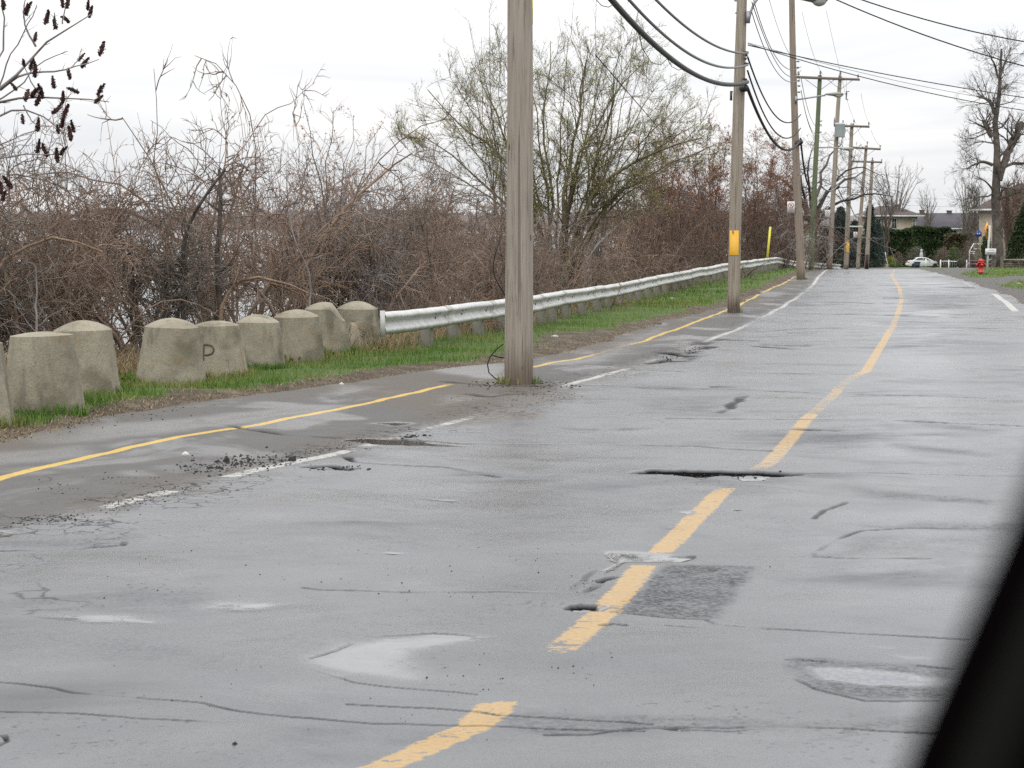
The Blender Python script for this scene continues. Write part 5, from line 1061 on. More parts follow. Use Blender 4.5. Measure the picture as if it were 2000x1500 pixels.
for pts in ([(1247, 62), (1255, 95), (1272, 122), (1290, 127), (1304, 114)], [(1304, 116), (1312, 130), (1325, 137), (1334, 134)], [(1165, 0), (1175, 11), (1188, 14), (1198, 9)]):
    m = MB(); Ds = [np.interp(x, [1194, 1247, 1304, 1348], [28.4, 31, 34.6, 38]) for x, y in pts]; m.tube([at(x, y, d) for (x, y), d in zip(pts, Ds)], .006, 5); m.build('hanging_loop', M_CABLE, ck, True)
cable('thin lone wire slanting down across the willow from the top of the view', (POLES[1]['b'][0] + .15, POLES[1]['D']), (4.6, 61.0), [(1081, 0), (1172, 132), (1256, 211)], .010, .25, 1.0, mat=M_CABLE, deg=1)
p3 = pxy(3, 1560, -.15); GR23 = 'cables between the yellow-plate pole and the leaning pole'
cable('uppermost of the low sagging black cables right of the yellow-plate pole', p2, p3, [(1459, 105), (1468, 136), (1482, 171), (1499, 203), (1524, 233), (1541, 241), (1559, 229)], .022, group=GR23, deg=3)
cable('middle one of the low sagging black cables right of the yellow-plate pole', p2, p3, [(1457, 129), (1471, 168), (1485, 210), (1510, 252), (1527, 268), (1545, 268), (1561, 254)], .022, group=GR23, deg=3)
cable('thickest low sagging black cable right of the yellow-plate pole', p2, p3, [(1459, 168), (1475, 213), (1499, 259), (1524, 287), (1541, 294), (1562, 276)], .040, group=GR23, deg=3)
for pts in ([(1462, 3), (1480, 59), (1496, 102), (1512, 133), (1528, 152), (1542, 160), (1556, 158)], [(1469, 6), (1490, 64), (1506, 104), (1522, 130), (1536, 146), (1544, 150), (1554, 148)], [(1475, 10), (1496, 72), (1512, 106), (1528, 126), (1541, 136), (1555, 135)]):
    cable('one of three parallel thin wires dropping steeply to the leaning pole', (p2[0] + .12, p2[1]), p3, pts, .012, -.02, group='three thin wires dropping to the leaning pole', mat=M_CABLEG, deg=3)
cable('faint highest line between the yellow-plate and leaning poles', (p2[0] + .4, p2[1]), p3, [(1504, 5), (1520, 56), (1541, 104)], .007, 0, .95, mat=M_WIRE)
p4 = pxy(4, 1601, -.15); p5 = pxy(5, 1640, -.15); p6 = pxy(6, 1664, -.15); p7 = pxy(7, 1692, -.15); GR34 = 'wires between the leaning pole and the green pole'
cable('thick black cable plunging from the leaning pole to the green pole', p3, (p4[0] - .1, p4[1]), [(1560, 224), (1566, 300), (1573, 341), (1580, 361), (1588, 368), (1598, 356)], .036, group=GR34, deg=3)
for pts in ([(1561.6, 157), (1567, 190), (1573, 220), (1584, 253), (1590, 267), (1598, 273)], [(1566, 160), (1578, 214), (1590, 243), (1597, 248), (1601, 248)], [(1566, 185), (1578, 236), (1587, 256), (1592, 262), (1601, 261)]):
    cable('one of three thin grey wires between the leaning pole and the green pole', p3, p4, pts, .012, group='three thin wires reaching the green pole', mat=M_CABLEG, deg=3)
cable('faint power line dropping from the top edge to the top of the green pole', p3, pxy(4, 1602, -.15), [(1562, 3), (1576, 64), (1592, 115), (1602, 138)], .007, 0, 1, mat=M_WIRE); cable('faint power line dropping from the top edge to the top of the transformer pole', (p3[0] + .9, p3[1]), pxy(5, 1641, -.15), [(1610, 3), (1624, 67), (1641, 140)], .007, 0, 1, mat=M_WIRE)
cable('faint power line from the transformer pole arm to the next crossarm', pxy(5, 1676, -.15), pxy(6, 1697, -.15), [(1676, 147), (1684, 196), (1697, 239)], .008, mat=M_WIRE); cable('faint power line to the top of the pole with the small yellow plate', p5, pxy(6, 1668, -.15), [(1641.5, 141), (1653, 190), (1668, 234)], .008, mat=M_WIRE)
cable('faint power line from the fourth crossarm right end to the fifth', pxy(6, 1697, -.15), pxy(7, 1719, -.15), [(1697, 240), (1706, 266), (1719, 284)], .009, mat=M_WIRE); cable('faint power line between the tops of the far poles', pxy(6, 1668, -.15), pxy(7, 1694, -.15), [(1668, 234), (1680, 262), (1694, 277)], .009, mat=M_WIRE)
cable('grey cable swooping from the green pole to the transformer pole', p4, pxy(5, 1634, -.2), [(1600, 357), (1612, 372), (1624, 371), (1635, 364)], .035, mat=M_CABLEG); cable('dark cable falling from the transformer pole to the cable joint', pxy(5, 1635, -.2), pxy(6, 1656, -.2), [(1636, 366), (1644, 384), (1656, 400)], .03); cable('pale cable looping below the cable joint to the far pole pair', pxy(6, 1657, -.2), pxy(7, 1683, -.2), [(1660, 398), (1668, 418), (1676, 425), (1684, 417)], .03, mat=M_CABLEG)
GRS = 'service wires crossing the sky to the right'
for lab, pts, r in (('lower one of the pair of service wires from the yellow-plate pole to the right', [(1459, 87), (1545, 108.5), (1643, 138), (1755, 171), (2000, 215)], .011), ('upper one of the pair of service wires from the yellow-plate pole to the right', [(1459, 87.5), (1559, 110), (1650, 131), (1825, 161), (2000, 191)], .012), ('faintest middle service wire from the yellow-plate pole to the right', [(1459, 84), (1559, 108), (1650, 135), (1825, 174), (2000, 203)], .006)):
    cable(lab, p2, (28.0, 62.0), pts, r, group=GRS, mat=M_CABLE if r > .008 else M_WIRE)
for lab, pts in (('lower one of two dark wires crossing the upper right corner', [(1634, 0), (1720, 35), (1825, 77), (1930, 108), (2000, 129.5)]), ('upper one of two dark wires crossing the upper right corner', [(1687, 0), (1755, 24.5), (1860, 52), (1930, 66.5), (2000, 82)])):
    cable(lab, (p2[0], p2[1] - .3), (26.0, 58.0), pts, .016, 0.1, 1, group=GRS)
for y0, y1 in ((383, 389), (397, 404)): cable('one of two far thin wires strung above the long dark roof', at(1700, y0, 230)[:2], at(1920, y1, 215)[:2], [(1700, y0), (1810, (y0 + y1) / 2 + 2), (1920, y1)], .012, 0, 1, mat=M_WIRE, group='far thin wires above the roofs')
# loose cable at the foot of the foreground pole
m = MB(); D = POLES[1]['D'] + .1; pts = [(983, 672), (970, 682), (957, 697), (952, 712), (955, 728), (966, 738), (981, 746)]; m.tube([at(x, y, D) for x, y in pts], .007, 6); m.tube([at(x, y, D) for x, y in ((962, 694), (972, 697), (984, 699))], .008, 6); prop(m.build('loose_cable', M_CABLE, None, True), 'loose black cable end curling beside the foot of the foreground pole', 'cable')
m = MB(); m.tube([at(x, y, 30.0) for x, y in ((976, 470), (966, 500), (963, 522), (966, 540), (976, 560), (990, 582))], .010, 6); prop(m.build('hanging_cable', M_CABLE, None, True), 'black cable hanging in the thicket left of the foreground pole', 'cable')
# ------------------------------------------------------------------ beyond the crest
def S(D): return D / 4000.0
def base_at(px, D): X = (px - 1000) / 4000 * D; return np.array([X, D, float(gz(X, D))])
N_SPR = leafmat('spruce_needles', (.010, .020, .014), (.030, .050, .034), .7); N_BLUE = leafmat('blue_spruce_needles', (.020, .034, .030), (.055, .075, .068), .7); N_CED = leafmat('cedar_foliage', (.012, .026, .008), (.045, .070, .022), .7); N_CEDB = leafmat('browned_cedar_foliage', (.040, .034, .016), (.085, .065, .035), .7)
def crown_mesh(r, P, size, nmat, name, parent, st=2.0, up=None): V, F = cards(r, P, size, st, up); return mesh(name, V, F, nmat, parent)
def spruce(label, px, top, half, D, seed, mat=N_SPR, group='dark spruces behind the far poles'):
    r = np.random.default_rng(seed); b = base_at(px, D); H = at(px, top, D)[2] - b[2]; R = half * S(D)
    root = empty('spruce_tree', b); prop(root, label, 'tree', group)
    m = MB(); m.tube([(0, 0, -.2), (0, 0, H * .5), (0, 0, H * .97)], [.22, .12, .03], 8); m.build('trunk', B_DARK, root)
    P0 = []; D0 = []; L = []
    for z in np.arange(.04, .985, .022):
        k = r.integers(6, 10)
        for a in r.uniform(0, 2 * PI, k): P0.append((0, 0, z * H)); D0.append((math.cos(a), math.sin(a), .05 + .35 * z)); L.append(R * (1 - z) ** .85 * r.uniform(.7, 1.12) + .1)
    pts, rd = grow(r, np.array(P0), np.array(D0), np.array(L), np.full(len(L), .02), 6, .05, (0, 0, -.035))
    V, F = tube_arr(pts, rd, 3); mesh('branches', V, F, B_DARK, root)
    n = int(26000 * (R * H / 40) ** .5); T = tips(r, (pts, rd), n, .08); T += r.normal(0, .10, T.shape) * np.array([1, 1, .7]); T[:, 2] -= np.abs(r.normal(0, .12, n))
    crown_mesh(r, T, (.12, .30), mat, 'crown', root, 3.0, (0, 0, -.5)); return root
spruce('tall narrow spruce standing behind the far pole pair', 1697, 397, 24, 215, 301); spruce('wide dark spruce left of the cable-joint pole', 1640, 402, 46, 196, 302, N_BLUE); spruce('low spruce with sweeping skirts behind the transformer pole', 1612, 445, 34, 188, 303); spruce('bushy spruce in the gap under the cable joint', 1668, 430, 34, 200, 304); spruce('bluish spruce at the left end of the cedar hedge', 1712, 432, 18, 235, 305, N_BLUE)
def hedge(label, x0, x1, top0, top1, D, seed, mat, depth=2.2, name='cedar_hedge', bot=526):
    r = np.random.default_rng(seed); a = base_at(x0, D); b = base_at(x1, D); W = b[0] - a[0]; c = (a + b) / 2; H = (at(x0, top0, D)[2] + at(x1, top1, D)[2]) / 2 - c[2]
    root = empty(name, c); prop(root, label, 'hedge', None)
    n = int(15000 * W * H / 20); u = r.uniform(-.5, .5, n); v = r.uniform(0, 1, n); w = r.beta(.6, .6, n) - .5
    top = H * (1 + .10 * fbm(u * W * .45, u * 0, seed, 3)) ; bul = 1 + .25 * fbm(u * W * .5, v * 3, seed + 1, 3)
    hh = np.where(w < 0, top0, top1); P = np.stack([u * W, w * depth * bul * (1 - .35 * v ** 3), v * top - .05], 1)
    P[:, 2] = np.where(r.random(n) < .22, top - np.abs(r.normal(0, .12, n)), P[:, 2])
    crown_mesh(r, P, (.22, .52), mat, 'foliage', root, 2.0, (0, 0, .6))
    s0 = np.stack([r.uniform(-.5, .5, 40) * W, r.normal(0, .2, 40), np.zeros(40) - .1], 1); pts, rd = grow(r, s0, np.tile((0, 0, 1.), (40, 1)), np.full(40, H * .85), np.full(40, .05), 5, .08, (0, 0, .05)); V, F = tube_arr(pts, rd, 5); mesh('stems', V, F, B_DARK, root); return root
hedge('tall dense green cedar hedge behind the white car', 1716, 1785, 450, 448, 296, 311, N_CED); hedge('tall green cedar hedge behind the silver car, right part of the row', 1783, 1850, 450, 452, 293, 312, N_CED); hedge('brownish winter-burnt hedge at the right end of the row', 1846, 1912, 455, 462, 288, 313, N_CEDB)
def round_shrub(label, px, top, half, D, seed, mat, bot=None, name='rounded_shrub', tw=B_GREY, dens=1.0, group=None):
    r = np.random.default_rng(seed); b = base_at(px, D); H = at(px, top, D)[2] - b[2]; R = half * S(D); root = empty(name, b); prop(root, label, 'shrub', group)
    P0 = np.tile((0, 0, -.1), (60, 1)) + r.normal(0, .12 * R, (60, 3)) * (1, 1, 0); a = r.uniform(0, 2 * PI, 60); ti = r.uniform(0, .9, 60); D0 = np.stack([np.sin(ti) * np.cos(a), np.sin(ti) * np.sin(a), np.cos(ti)], 1)
    lv = branchwork(r, grow(r, P0, D0, np.full(60, H * .95), np.full(60, .02), 6, .1, (0, 0, .02)), [dict(n=8, len=(.2 * H, .35 * H), ang=(.4, 1.), rf=.6, rmin=.009, wig=.15, seg=3)])
    V, F = wood(lv, 5); mesh('branches', V, F, tw, root)
    n = int(2600 * dens); q = nrm(r.normal(0, 1, (n, 3))); rad = r.uniform(.55, 1, n)[:, None] ** .5; P = q * rad * (R, R, H * .5) * (1 + .12 * r.normal(0, 1, (n, 1))) + (0, 0, H * .5); P = P[P[:, 2] > 0]
    crown_mesh(r, P, (.08, .2), mat, 'foliage', root); return root
L_GG = leafmat('grey_green_twigs', (.055, .060, .038), (.12, .12, .08)); L_YG = leafmat('yellow_green_leaves', (.10, .13, .012), (.22, .23, .03)); L_TW = leafmat('brown_twiggy', (.075, .055, .04), (.16, .12, .085)); L_GR = leafmat('low_green_leaves', (.03, .055, .012), (.08, .13, .03))
round_shrub('round clipped grey-green shrub above the roof of the white car', 1789, 481, 15, 287, 321, L_GG); round_shrub('rounded tan shrub in front of the silver car', 1839, 484, 11, 276, 322, L_TW); round_shrub('bright yellow-green shrub by the boulders', 1737, 501, 11, 262, 323, L_YG); round_shrub('loose brown shrub between the yellow-green shrub and the white car', 1752, 492, 9, 264, 324, L_TW, dens=.6); round_shrub('low green garden plant in front of the yellow-green shrub', 1748, 513, 14, 246, 325, L_GR, dens=.6); round_shrub('small green shrub behind the white railing', 1876, 506, 9, 236, 326, L_GG, dens=.7); round_shrub('dark shrub under the trees left of the swing frame', 1862, 482, 12, 270, 327, L_GR); round_shrub('brown shrub screen behind the swing frame', 1905, 462, 26, 262, 328, L_TW, dens=1.6); round_shrub('dark evergreen shrub just left of the lopped tree trunk', 1924, 462, 8, 140, 329, N_CED, dens=1.2)
def cone_cedar(label, px, top, half, D, seed):
    r = np.random.default_rng(seed); b = base_at(px, D); H = at(px, top, D)[2] - b[2]; R = half * S(D); root = empty('cedar_tree', b); prop(root, label, 'tree')
    m = MB(); m.tube([(0, 0, -.2), (0, 0, H * .9)], [.14, .04], 8); m.build('trunk', B_DARK, root)
    n = 16000; v = r.beta(1, 1.5, n); a = r.uniform(0, 2 * PI, n); rr = R * np.minimum(1, (1.04 - v) ** .8 * 1.05) * r.uniform(.5, 1, n) ** .5 * (1 + .14 * fbm(np.cos(a) * 2 + 4, v * 8 + np.sin(a) * 2, seed, 3)); P = np.stack([rr * np.cos(a), rr * np.sin(a), v * H + .1], 1)
    crown_mesh(r, P, (.12, .28), N_CED, 'crown', root, 2.4, (0, 0, 1.2))
cone_cedar('tall cone-shaped dark cedar at the right edge of the view', 2003, 398, 42, 141, 331)
# boulders, bin, stake, ornament
t = NT('boulder_stone'); p = t.obj(); n1 = t.noise(p, 2.5, 4, .6); M_STONE = t.out(t.mix(n1, (.14, .11, .085), (.30, .25, .20)), .9, t.bump(t.noise(p, 9, 4), .5, .05), 0, .2)
for i, (px, by, hw, hh, D, lab) in enumerate([(1700, 520, 9, 8, 238, 'large tan boulder beside the dark-footed far pole'), (1716, 520, 9, 7, 240, 'tan boulder in the middle of the boulder row'), (1728, 520, 6, 4, 242, 'small flat boulder at the right of the boulder row'), (1742, 519, 6, 3, 250, 'whitish boulder near the yellow-green shrub')]):
    r = np.random.default_rng(340 + i); b = base_at(px, D); w = hw * S(D); zt = at(px, by - hh, D)[2]; H = max(.25, zt - b[2]); bm = MB(); bm.lathe([(.001, -.3), (w, -.2), (w * 1.02, H * .35), (w * .75, H * .8), (w * .3, H * .98), (.001, H)], k=14, caps=False); V = np.concatenate(bm.V); V += r.normal(0, .05, V.shape); prop(mesh('boulder', V, bm.F, M_STONE if i < 3 else plain('pale_stone', (.26, .25, .23), .85), smooth=True, loc=b), lab, 'boulder', 'boulders edging the far garden')
def bin_(label, px, top, w_px, D, mat, lid):
    b = base_at(px, D); w = w_px * S(D); H = at(px, top, D)[2] - b[2]; root = empty('wheeled_bin', b); prop(root, label, 'bin')
    m = MB(); m.box((0, 0, H * .46), (w * .86, w * .9, H * .92)); V = np.concatenate(m.V); k = .8 + .2 * V[:, 2:3] / H; V[:, :2] *= k; mesh('body', V, m.F, mat, root); m = MB(); m.box((0, -.02, H * .95), (w, w * 1.05, H * .07), rx=.06); m.build('lid', lid, root)
    for s in (-1, 1): m = MB(); m.lathe([(.001, -.03), (.10, -.03), (.10, .03), (.001, .03)], (s * w * .4, w * .42, .1), 12, rot(0, PI / 2, 0)); m.build('wheel', M_BLACK, root)
M_BLUE = plain('blue_plastic', (.09, .20, .34), .5); M_NAVY = plain('navy_plastic', (.012, .022, .045), .45)
bin_('pale blue wheeled bin by the far pole pair', 1668, 500, 8, 232, M_BLUE, plain('pale_lid', (.35, .42, .45), .5)); bin_('dark navy wheeled bin in front of the white car', 1790, 511, 12, 256, M_NAVY, M_NAVY)
m = MB(); D = 250; b = base_at(1733, D); m.tube([at(1735, 522, D) - b, at(1731, 505, D) - b, at(1729, 493, D) - b], .045, 6); prop(m.build('garden_stake', M_SIGNW, None, loc=b), 'thin white stake among the boulders', 'stake')
D = 284; b = base_at(1798, D); m = MB(); h = at(1798, 486, D)[2] - b[2]; m.lathe([(.001, 0), (.28, 0), (.22, .5), (.16, .8), (.18, h * .5), (.26, h * .62), (.20, h * .78), (.10, h * .84), (.15, h * .9), (.12, h * .97), (.001, h)], k=14); prop(m.build('garden_statue', plain('pale_cast_stone', (.36, .37, .38), .8), None, True, loc=b), 'slender pale garden statue against the round grey-green shrub', 'statue')

# ------------------------------------------------------------------ houses
def brickmat(name, a, b, mortar, sc): 
    t = NT(name); p = t.obj(); br = t.n('ShaderNodeTexBrick', {'Vector': t.n('ShaderNodeVectorRotate', {'Vector': p, 'Angle': PI / 2}, rotation_type='X_AXIS').outputs[0], 'Color1': (*a, 1), 'Color2': (*b, 1), 'Mortar': (*mortar, 1), 'Scale': sc, 'Mortar Size': .02}).outputs[0]
    return t.out(t.mix(t.lin(t.noise(p, 1.5, 3), .3, .7, 0, .4), br, a), .9, None, 0, .2)
M_BEIGE = brickmat('beige_brick', (.30, .25, .19), (.37, .32, .25), (.33, .30, .26), 3.0); M_SHING = None
def shingle(name, a, b):
    t = NT(name); p = t.obj(); n1 = t.noise(t.scale(p, (1, 1, 6)), 3, 4, .6); n2 = t.noise(p, .7, 3); return t.out(t.mix(t.lin(n2, .3, .7, 0, .6), t.mix(n1, a, b), a), .9, None, 0, .2)
M_RBRN = shingle('brown_shingle', (.085, .072, .070), (.135, .115, .112)); M_RSLT = shingle('slate_shingle', (.052, .050, .058), (.095, .088, .095)); M_RDRK = shingle('dark_brown_shingle', (.065, .045, .038), (.11, .082, .07))
M_TRIM = plain('white_trim', (.50, .50, .50), .5, var=.05); M_GLASS = plain('window_glass', (.02, .024, .028), .06, spec=.8); M_SID = plain('pale_blue_siding', (.36, .40, .44), .6); M_BRKD = plain('chimney_brick', (.09, .055, .05), .9)
def house(label, x0, x1, eave, ridge, D, depth, wall, roofm, hip, wins, over=.5, chim=(), yaw=0.0):
    a = base_at(x0, D); b = base_at(x1, D); c = (a + b) / 2; W = b[0] - a[0]; root = empty('house', (c[0], D + depth / 2, c[2]), yaw); prop(root, label, 'house'); H = at((x0 + x1) / 2, eave, D)[2] - c[2]; RH = at((x0 + x1) / 2, ridge, D + depth / 2)[2] - c[2]
    m = MB(); m.box((0, 0, H / 2 - .5), (W, depth, H + 1)); wl = m.build('wall', wall, root)
    o = over; hx = W / 2 + o; hy = depth / 2 + o; inset = hip * min(depth / 2, W / 2)
    V = [(-hx, -hy, H), (hx, -hy, H), (hx, hy, H), (-hx, hy, H), (-hx + inset, 0, RH), (hx - inset, 0, RH)]; V += [(x, y, z - .14) for x, y, z in V[:4]]
    rf = mesh('roof', V, [(0, 1, 5, 4), (2, 3, 4, 5), (1, 2, 5), (3, 0, 4), (9, 8, 7, 6), (0, 6, 7, 1), (1, 7, 8, 2), (2, 8, 9, 3), (3, 9, 6, 0)], roofm, root)
    m = MB(); m.box((0, -hy - .06, H - .07), (2 * hx, .12, .2)); m.build('gutter', M_TRIM, rf)
    for sx in (-1, 1): m = MB(); m.box((sx * (hx + .04), 0, H - .07), (.08, 2 * hy, .18)); m.build('fascia', M_TRIM, rf)
    for (px, py0, py1) in chim:
        xx = (px - 1000) / 4000 * (D + depth / 2) - c[0]; z1 = at(px, py0, D + depth / 2)[2] - c[2]; m = MB(); m.box((xx, 0, (RH - .6 + z1) / 2), (.75, .75, z1 - RH + .6)); m.box((xx, 0, z1 + .03), (.9, .9, .12)); m.build('chimney', M_BRKD, rf)
    for (px, y0, y1, wpx) in wins:
        xx = (px - 1000) / 4000 * D - c[0]; z0 = at(px, y1, D)[2] - c[2]; z1 = at(px, y0, D)[2] - c[2]; w = wpx * S(D); m = MB(); yy = -depth / 2 - .04
        m.box((xx, yy, z1 + .04), (w + .2, .1, .1)); m.box((xx, yy, z0 - .04), (w + .2, .12, .1)); m.box((xx - w / 2 - .05, yy, (z0 + z1) / 2), (.1, .1, z1 - z0)); m.box((xx + w / 2 + .05, yy, (z0 + z1) / 2), (.1, .1, z1 - z0)); m.box((xx, yy, (z0 + z1) / 2), (.05, .08, z1 - z0)); f = m.build('window', M_TRIM, root); m = MB(); m.box((xx, yy + .02, (z0 + z1) / 2), (w, .03, z1 - z0)); m.build('pane', M_GLASS, f)
    return root
house('two-storey beige brick house with a low brown hipped roof', 1697, 1789, 421, 402, 318, 11, M_BEIGE, M_RBRN, .9, [(1713, 428, 444, 9), (1744, 427, 446, 8), (1782, 428, 446, 4)], .9, [(1750, 400, 404)])
house('long low house with a dark slate roof and white eaves behind the cedar hedge', 1770, 1930, 446, 416, 345, 13, M_SID, M_RSLT, .15, [(1815, 450, 462, 12), (1860, 450, 462, 12)], .6, [(1798, 411, 416), (1851, 412, 418)])
house('beige brick house with a brown roof at the right edge, behind the lopped tree', 1957, 2130, 408, 358, 172, 9, M_BEIGE, M_RDRK, .75, [(1985, 425, 455, 12)], .5)

# ------------------------------------------------------------------ vehicles
M_WPAINT = plain('pearl_white_paint', (.50, .50, .49), .25, var=.03, spec=.6); M_RPAINT = plain('dark_red_paint', (.20, .012, .022), .25, spec=.6); M_SPAINT = plain('silver_paint', (.38, .39, .41), .28, .3); M_TYRE = plain('tyre_rubber', (.014, .014, .015), .85); M_RIM = plain('wheel_alloy', (.22, .22, .23), .35, .6); M_TINT = plain('tinted_glass', (.018, .018, .024), .07, spec=.8); M_TAIL = plain('tail_lamp', (.38, .03, .02), .2); M_HEADL = plain('head_lamp', (.55, .55, .55), .1)
CARS = {'sedan': dict(L=4.65, W=1.78, low=[(0, .38), (.05, .62), (.28, .78), (.30, .95), (1.05, 1.02), (2.9, .98), (3.75, .90), (4.38, .76), (4.6, .60), (4.65, .36), (4.4, .22), (.25, .22)], top=[(.62, .98), (1.30, 1.36), (1.75, 1.43), (2.30, 1.42), (2.75, 1.33), (3.55, .93)], win=[(.98, 1.02), (1.42, 1.33), (1.80, 1.38), (2.28, 1.37), (2.64, 1.29), (3.22, .99)], wh=(.85, 3.72)), 'suv': dict(L=4.6, W=1.85, low=[(0, .45), (.04, .85), (.10, 1.05), (2.9, 1.06), (3.7, 1.0), (4.4, .86), (4.58, .7), (4.6, .42), (4.4, .28), (.2, .28)], top=[(.08, 1.05), (.42, 1.58), (.9, 1.68), (2.3, 1.68), (2.75, 1.58), (3.5, 1.03)], win=[(.32, 1.08), (.56, 1.52), (.95, 1.6), (2.25, 1.6), (2.62, 1.52), (3.2, 1.07)], wh=(.82, 3.72))}
def car(label, kind, px0, px1, D, paint, cat='car', flip=False, base=None):
    c = CARS[kind]; X0 = (px0 - 1000) / 4000 * D; X1 = (px1 - 1000) / 4000 * D; sc = (X1 - X0) / c['L']; xm = (X0 + X1) / 2; root = empty('parked_car', (xm, D, float(gz(xm, D)))); prop(root, label, cat); root.location[2] = at(1800, base, D)[2] if base else root.location[2]; root.scale = (-sc if flip else sc, sc, sc); L2, W = c['L'] / 2, c['W']
    def slab(poly, w0, w1, zt): # side profile extruded with tumblehome
        n = len(poly); z = np.array([q[1] for q in poly]); k = np.interp(z, [zt[0], zt[1]], [w0, w1]) / 2; V = [(q[0] - L2, -kk_, q[1]) for q, kk_ in zip(poly, k)] + [(q[0] - L2, kk_, q[1]) for q, kk_ in zip(poly, k)]
        return V, [tuple(range(n)), tuple(range(2 * n - 1, n - 1, -1))] + [(i, i + n, (i + 1) % n + n, (i + 1) % n) for i in range(n)]
    m = MB(); V, F = slab(c['low'], W, W * .97, (.3, 1.0)); m.add(V, F); V, F = slab(c['top'], W * .93, W * .72, (.95, 1.5)); m.add(V, F); body = m.build('body', paint, root)
    md = body.modifiers.new('bevel', 'BEVEL'); md.width = .05; md.segments = 2; md.limit_method = 'ANGLE'
    for s in (-1, 1):
        w = c['win']; z = np.array([q[1] for q in w]); k = np.interp(z, [.95, 1.5], [W * .93, W * .72]) / 2 + .006; V = [(q[0] - L2, s * kk_, q[1]) for q, kk_ in zip(w, k)]; g = mesh('side_window', V, [tuple(range(len(w)))], M_TINT, root)
        pl = MB(); xm_ = (w[0][0] + w[-1][0]) / 2 - L2 + .05; pl.tube([(xm_, s * (W * .93 / 2 + .004), .98), (xm_ - .05, s * (W * .75 / 2 + .005), w[2][1])], .035, 5); pl.build('door_pillar', paint, g)
        for wx in c['wh']:
            t_ = MB(); M = rot(PI / 2, 0, 0); t_.lathe([(.19, -.1), (.30, -.11), (.33, -.07), (.33, .07), (.30, .11), (.19, .1)], (wx - L2, s * (W / 2 - .10), .33), 20, M); wh = t_.build('wheel', M_TYRE, root); q = MB(); q.lathe([(.001, -.085), (.20, -.09), (.205, .09), (.001, .085)], (wx - L2, s * (W / 2 - .10), .33), 16, M); q.build('rim', M_RIM, wh)
        for nm, x, mt in (('tail_lamp', .12 - L2, M_TAIL), ('headlight', c['L'] - .25 - L2, M_HEADL)):
            q = MB(); q.box((x, s * (W / 2 - .16), .76 if kind == 'sedan' else .9), (.26, .3, .13), rz=0); q.build(nm, mt, root)
        q = MB(); q.box((w[-1][0] - .3 - L2, s * (W / 2 + .07), 1.02), (.1, .18, .12)); q.build('wing_mirror', paint, root)
    tp = c['top']; 
    for (i, nm) in ((0, 'rear_window'), (len(tp) - 2, 'windscreen')):
        a, b = np.array(tp[i]), np.array(tp[i + 1]); d = b - a; nn = np.array([-d[1], d[0]]); nn = nn / np.linalg.norm(nn) * (.008 if nn[1] > 0 else -.008); V = []
        for u in (.12, .9):
            q = a + d * u + nn; ww = np.interp(q[1], [.95, 1.5], [W * .93, W * .72]) / 2 * .88; V += [(q[0] - L2, -ww, q[1]), (q[0] - L2, ww, q[1])]
        mesh(nm, V, [(0, 1, 3, 2)], M_TINT, root)
    return root
car('white sedan parked side-on beyond the crest, facing right', 'sedan', 1769, 1836, 279, M_WPAINT); car('silver sport utility car with dark glass half hidden behind the tan shrub', 'suv', 1803, 1862, 300, M_SPAINT, base=515); car('dark red car glimpsed behind the hydrant and stone wall', 'sedan', 1886, 1950, 262, M_RPAINT, flip=True)
# pale protective sheet trailing off the red car front
# ------------------------------------------------------------------ things right of the road
def railing(label, xs, y, D, h):
    a = at(xs[0], y, D); root = empty('garden_railing', base_at(xs[0], D)); prop(root, label, 'railing'); l = np.array(root.location)
    b = at(xs[-1], y + 1, D); m = MB(); m.tube([a - l, b - l], .05, 6); m.build('top_rail', M_SIGNW, root); m = MB(); m.tube([a - l - (0, 0, h * .85), b - l - (0, 0, h * .85)], .03, 6); m.build('bottom_rail', M_SIGNW, root)
    for x in xs: p_ = at(x, y - 1, D) - l; m = MB(); m.box((p_[0], p_[1], p_[2] - h / 2 - .1), (.12, .1, h + .4)); m.build('post', M_SIGNW, root)
    m = MB(); n = int((b - a)[0] / .25)
    for i in range(n): q = a + (b - a) * (i + .5) / n - l; m.box((q[0], q[1], q[2] - h * .45), (.02, .02, h * .85))
    m.build('mesh_infill', M_GALV, root)
railing('low white garden railing right of the white car', [1837, 1853, 1871, 1888], 510, 250, 1.15)
m = MB(); D = 252; b = base_at(1807, D); h = at(1807, 504, D)[2] - b[2]; m.box((0, 0, h / 2), (.13, .13, h)); m.box((0, 0, h), (.17, .17, .06)); prop(m.build('white_post', M_SIGNW, None, loc=b), 'single white post standing in front of the white car', 'post')
t = NT('ledge_stone'); p = t.obj(); n1 = t.noise(p, 1.3, 3); n2 = t.noise(p, 7, 4); M_LEDGE = t.out(t.mix(t.lin(n1, .35, .65), t.mix(n2, (.05, .035, .030), (.12, .09, .075)), t.mix(n2, (.13, .10, .085), (.24, .20, .17))), .9, t.bump(n2, .6, .04), 0, .2)
D = 128; r = np.random.default_rng(350); m = MB(); a = base_at(1893, D); b = base_at(2075, D); W = b[0] - a[0]; zt = at(1960, 508, D)[2] - a[2]; z = -.3
while z < zt - .1:
    hh = r.uniform(.09, .17); x = 0
    while x < W: ww = r.uniform(.2, .6); m.box((x + ww / 2, r.normal(0, .03), z + hh / 2), (ww - .02, .4 + r.normal(0, .03), hh - .015), rx=r.normal(0, .03), ry=r.normal(0, .03)); x += ww
    z += hh
root = empty('stone_wall', a); prop(root, 'low dry-stacked stone wall with pale capping behind the hydrant lawn', 'wall'); m.build('courses', M_LEDGE, root); m = MB(); x = 1.2
while x < W: ww = r.uniform(.7, 1.1); m.box((x + ww / 2, 0, zt + .02), (ww - .015, .5, .09), rx=r.normal(0, .015)); x += ww
m.build('capping', plain('pale_cap_stone', (.25, .22, .185), .85), root)
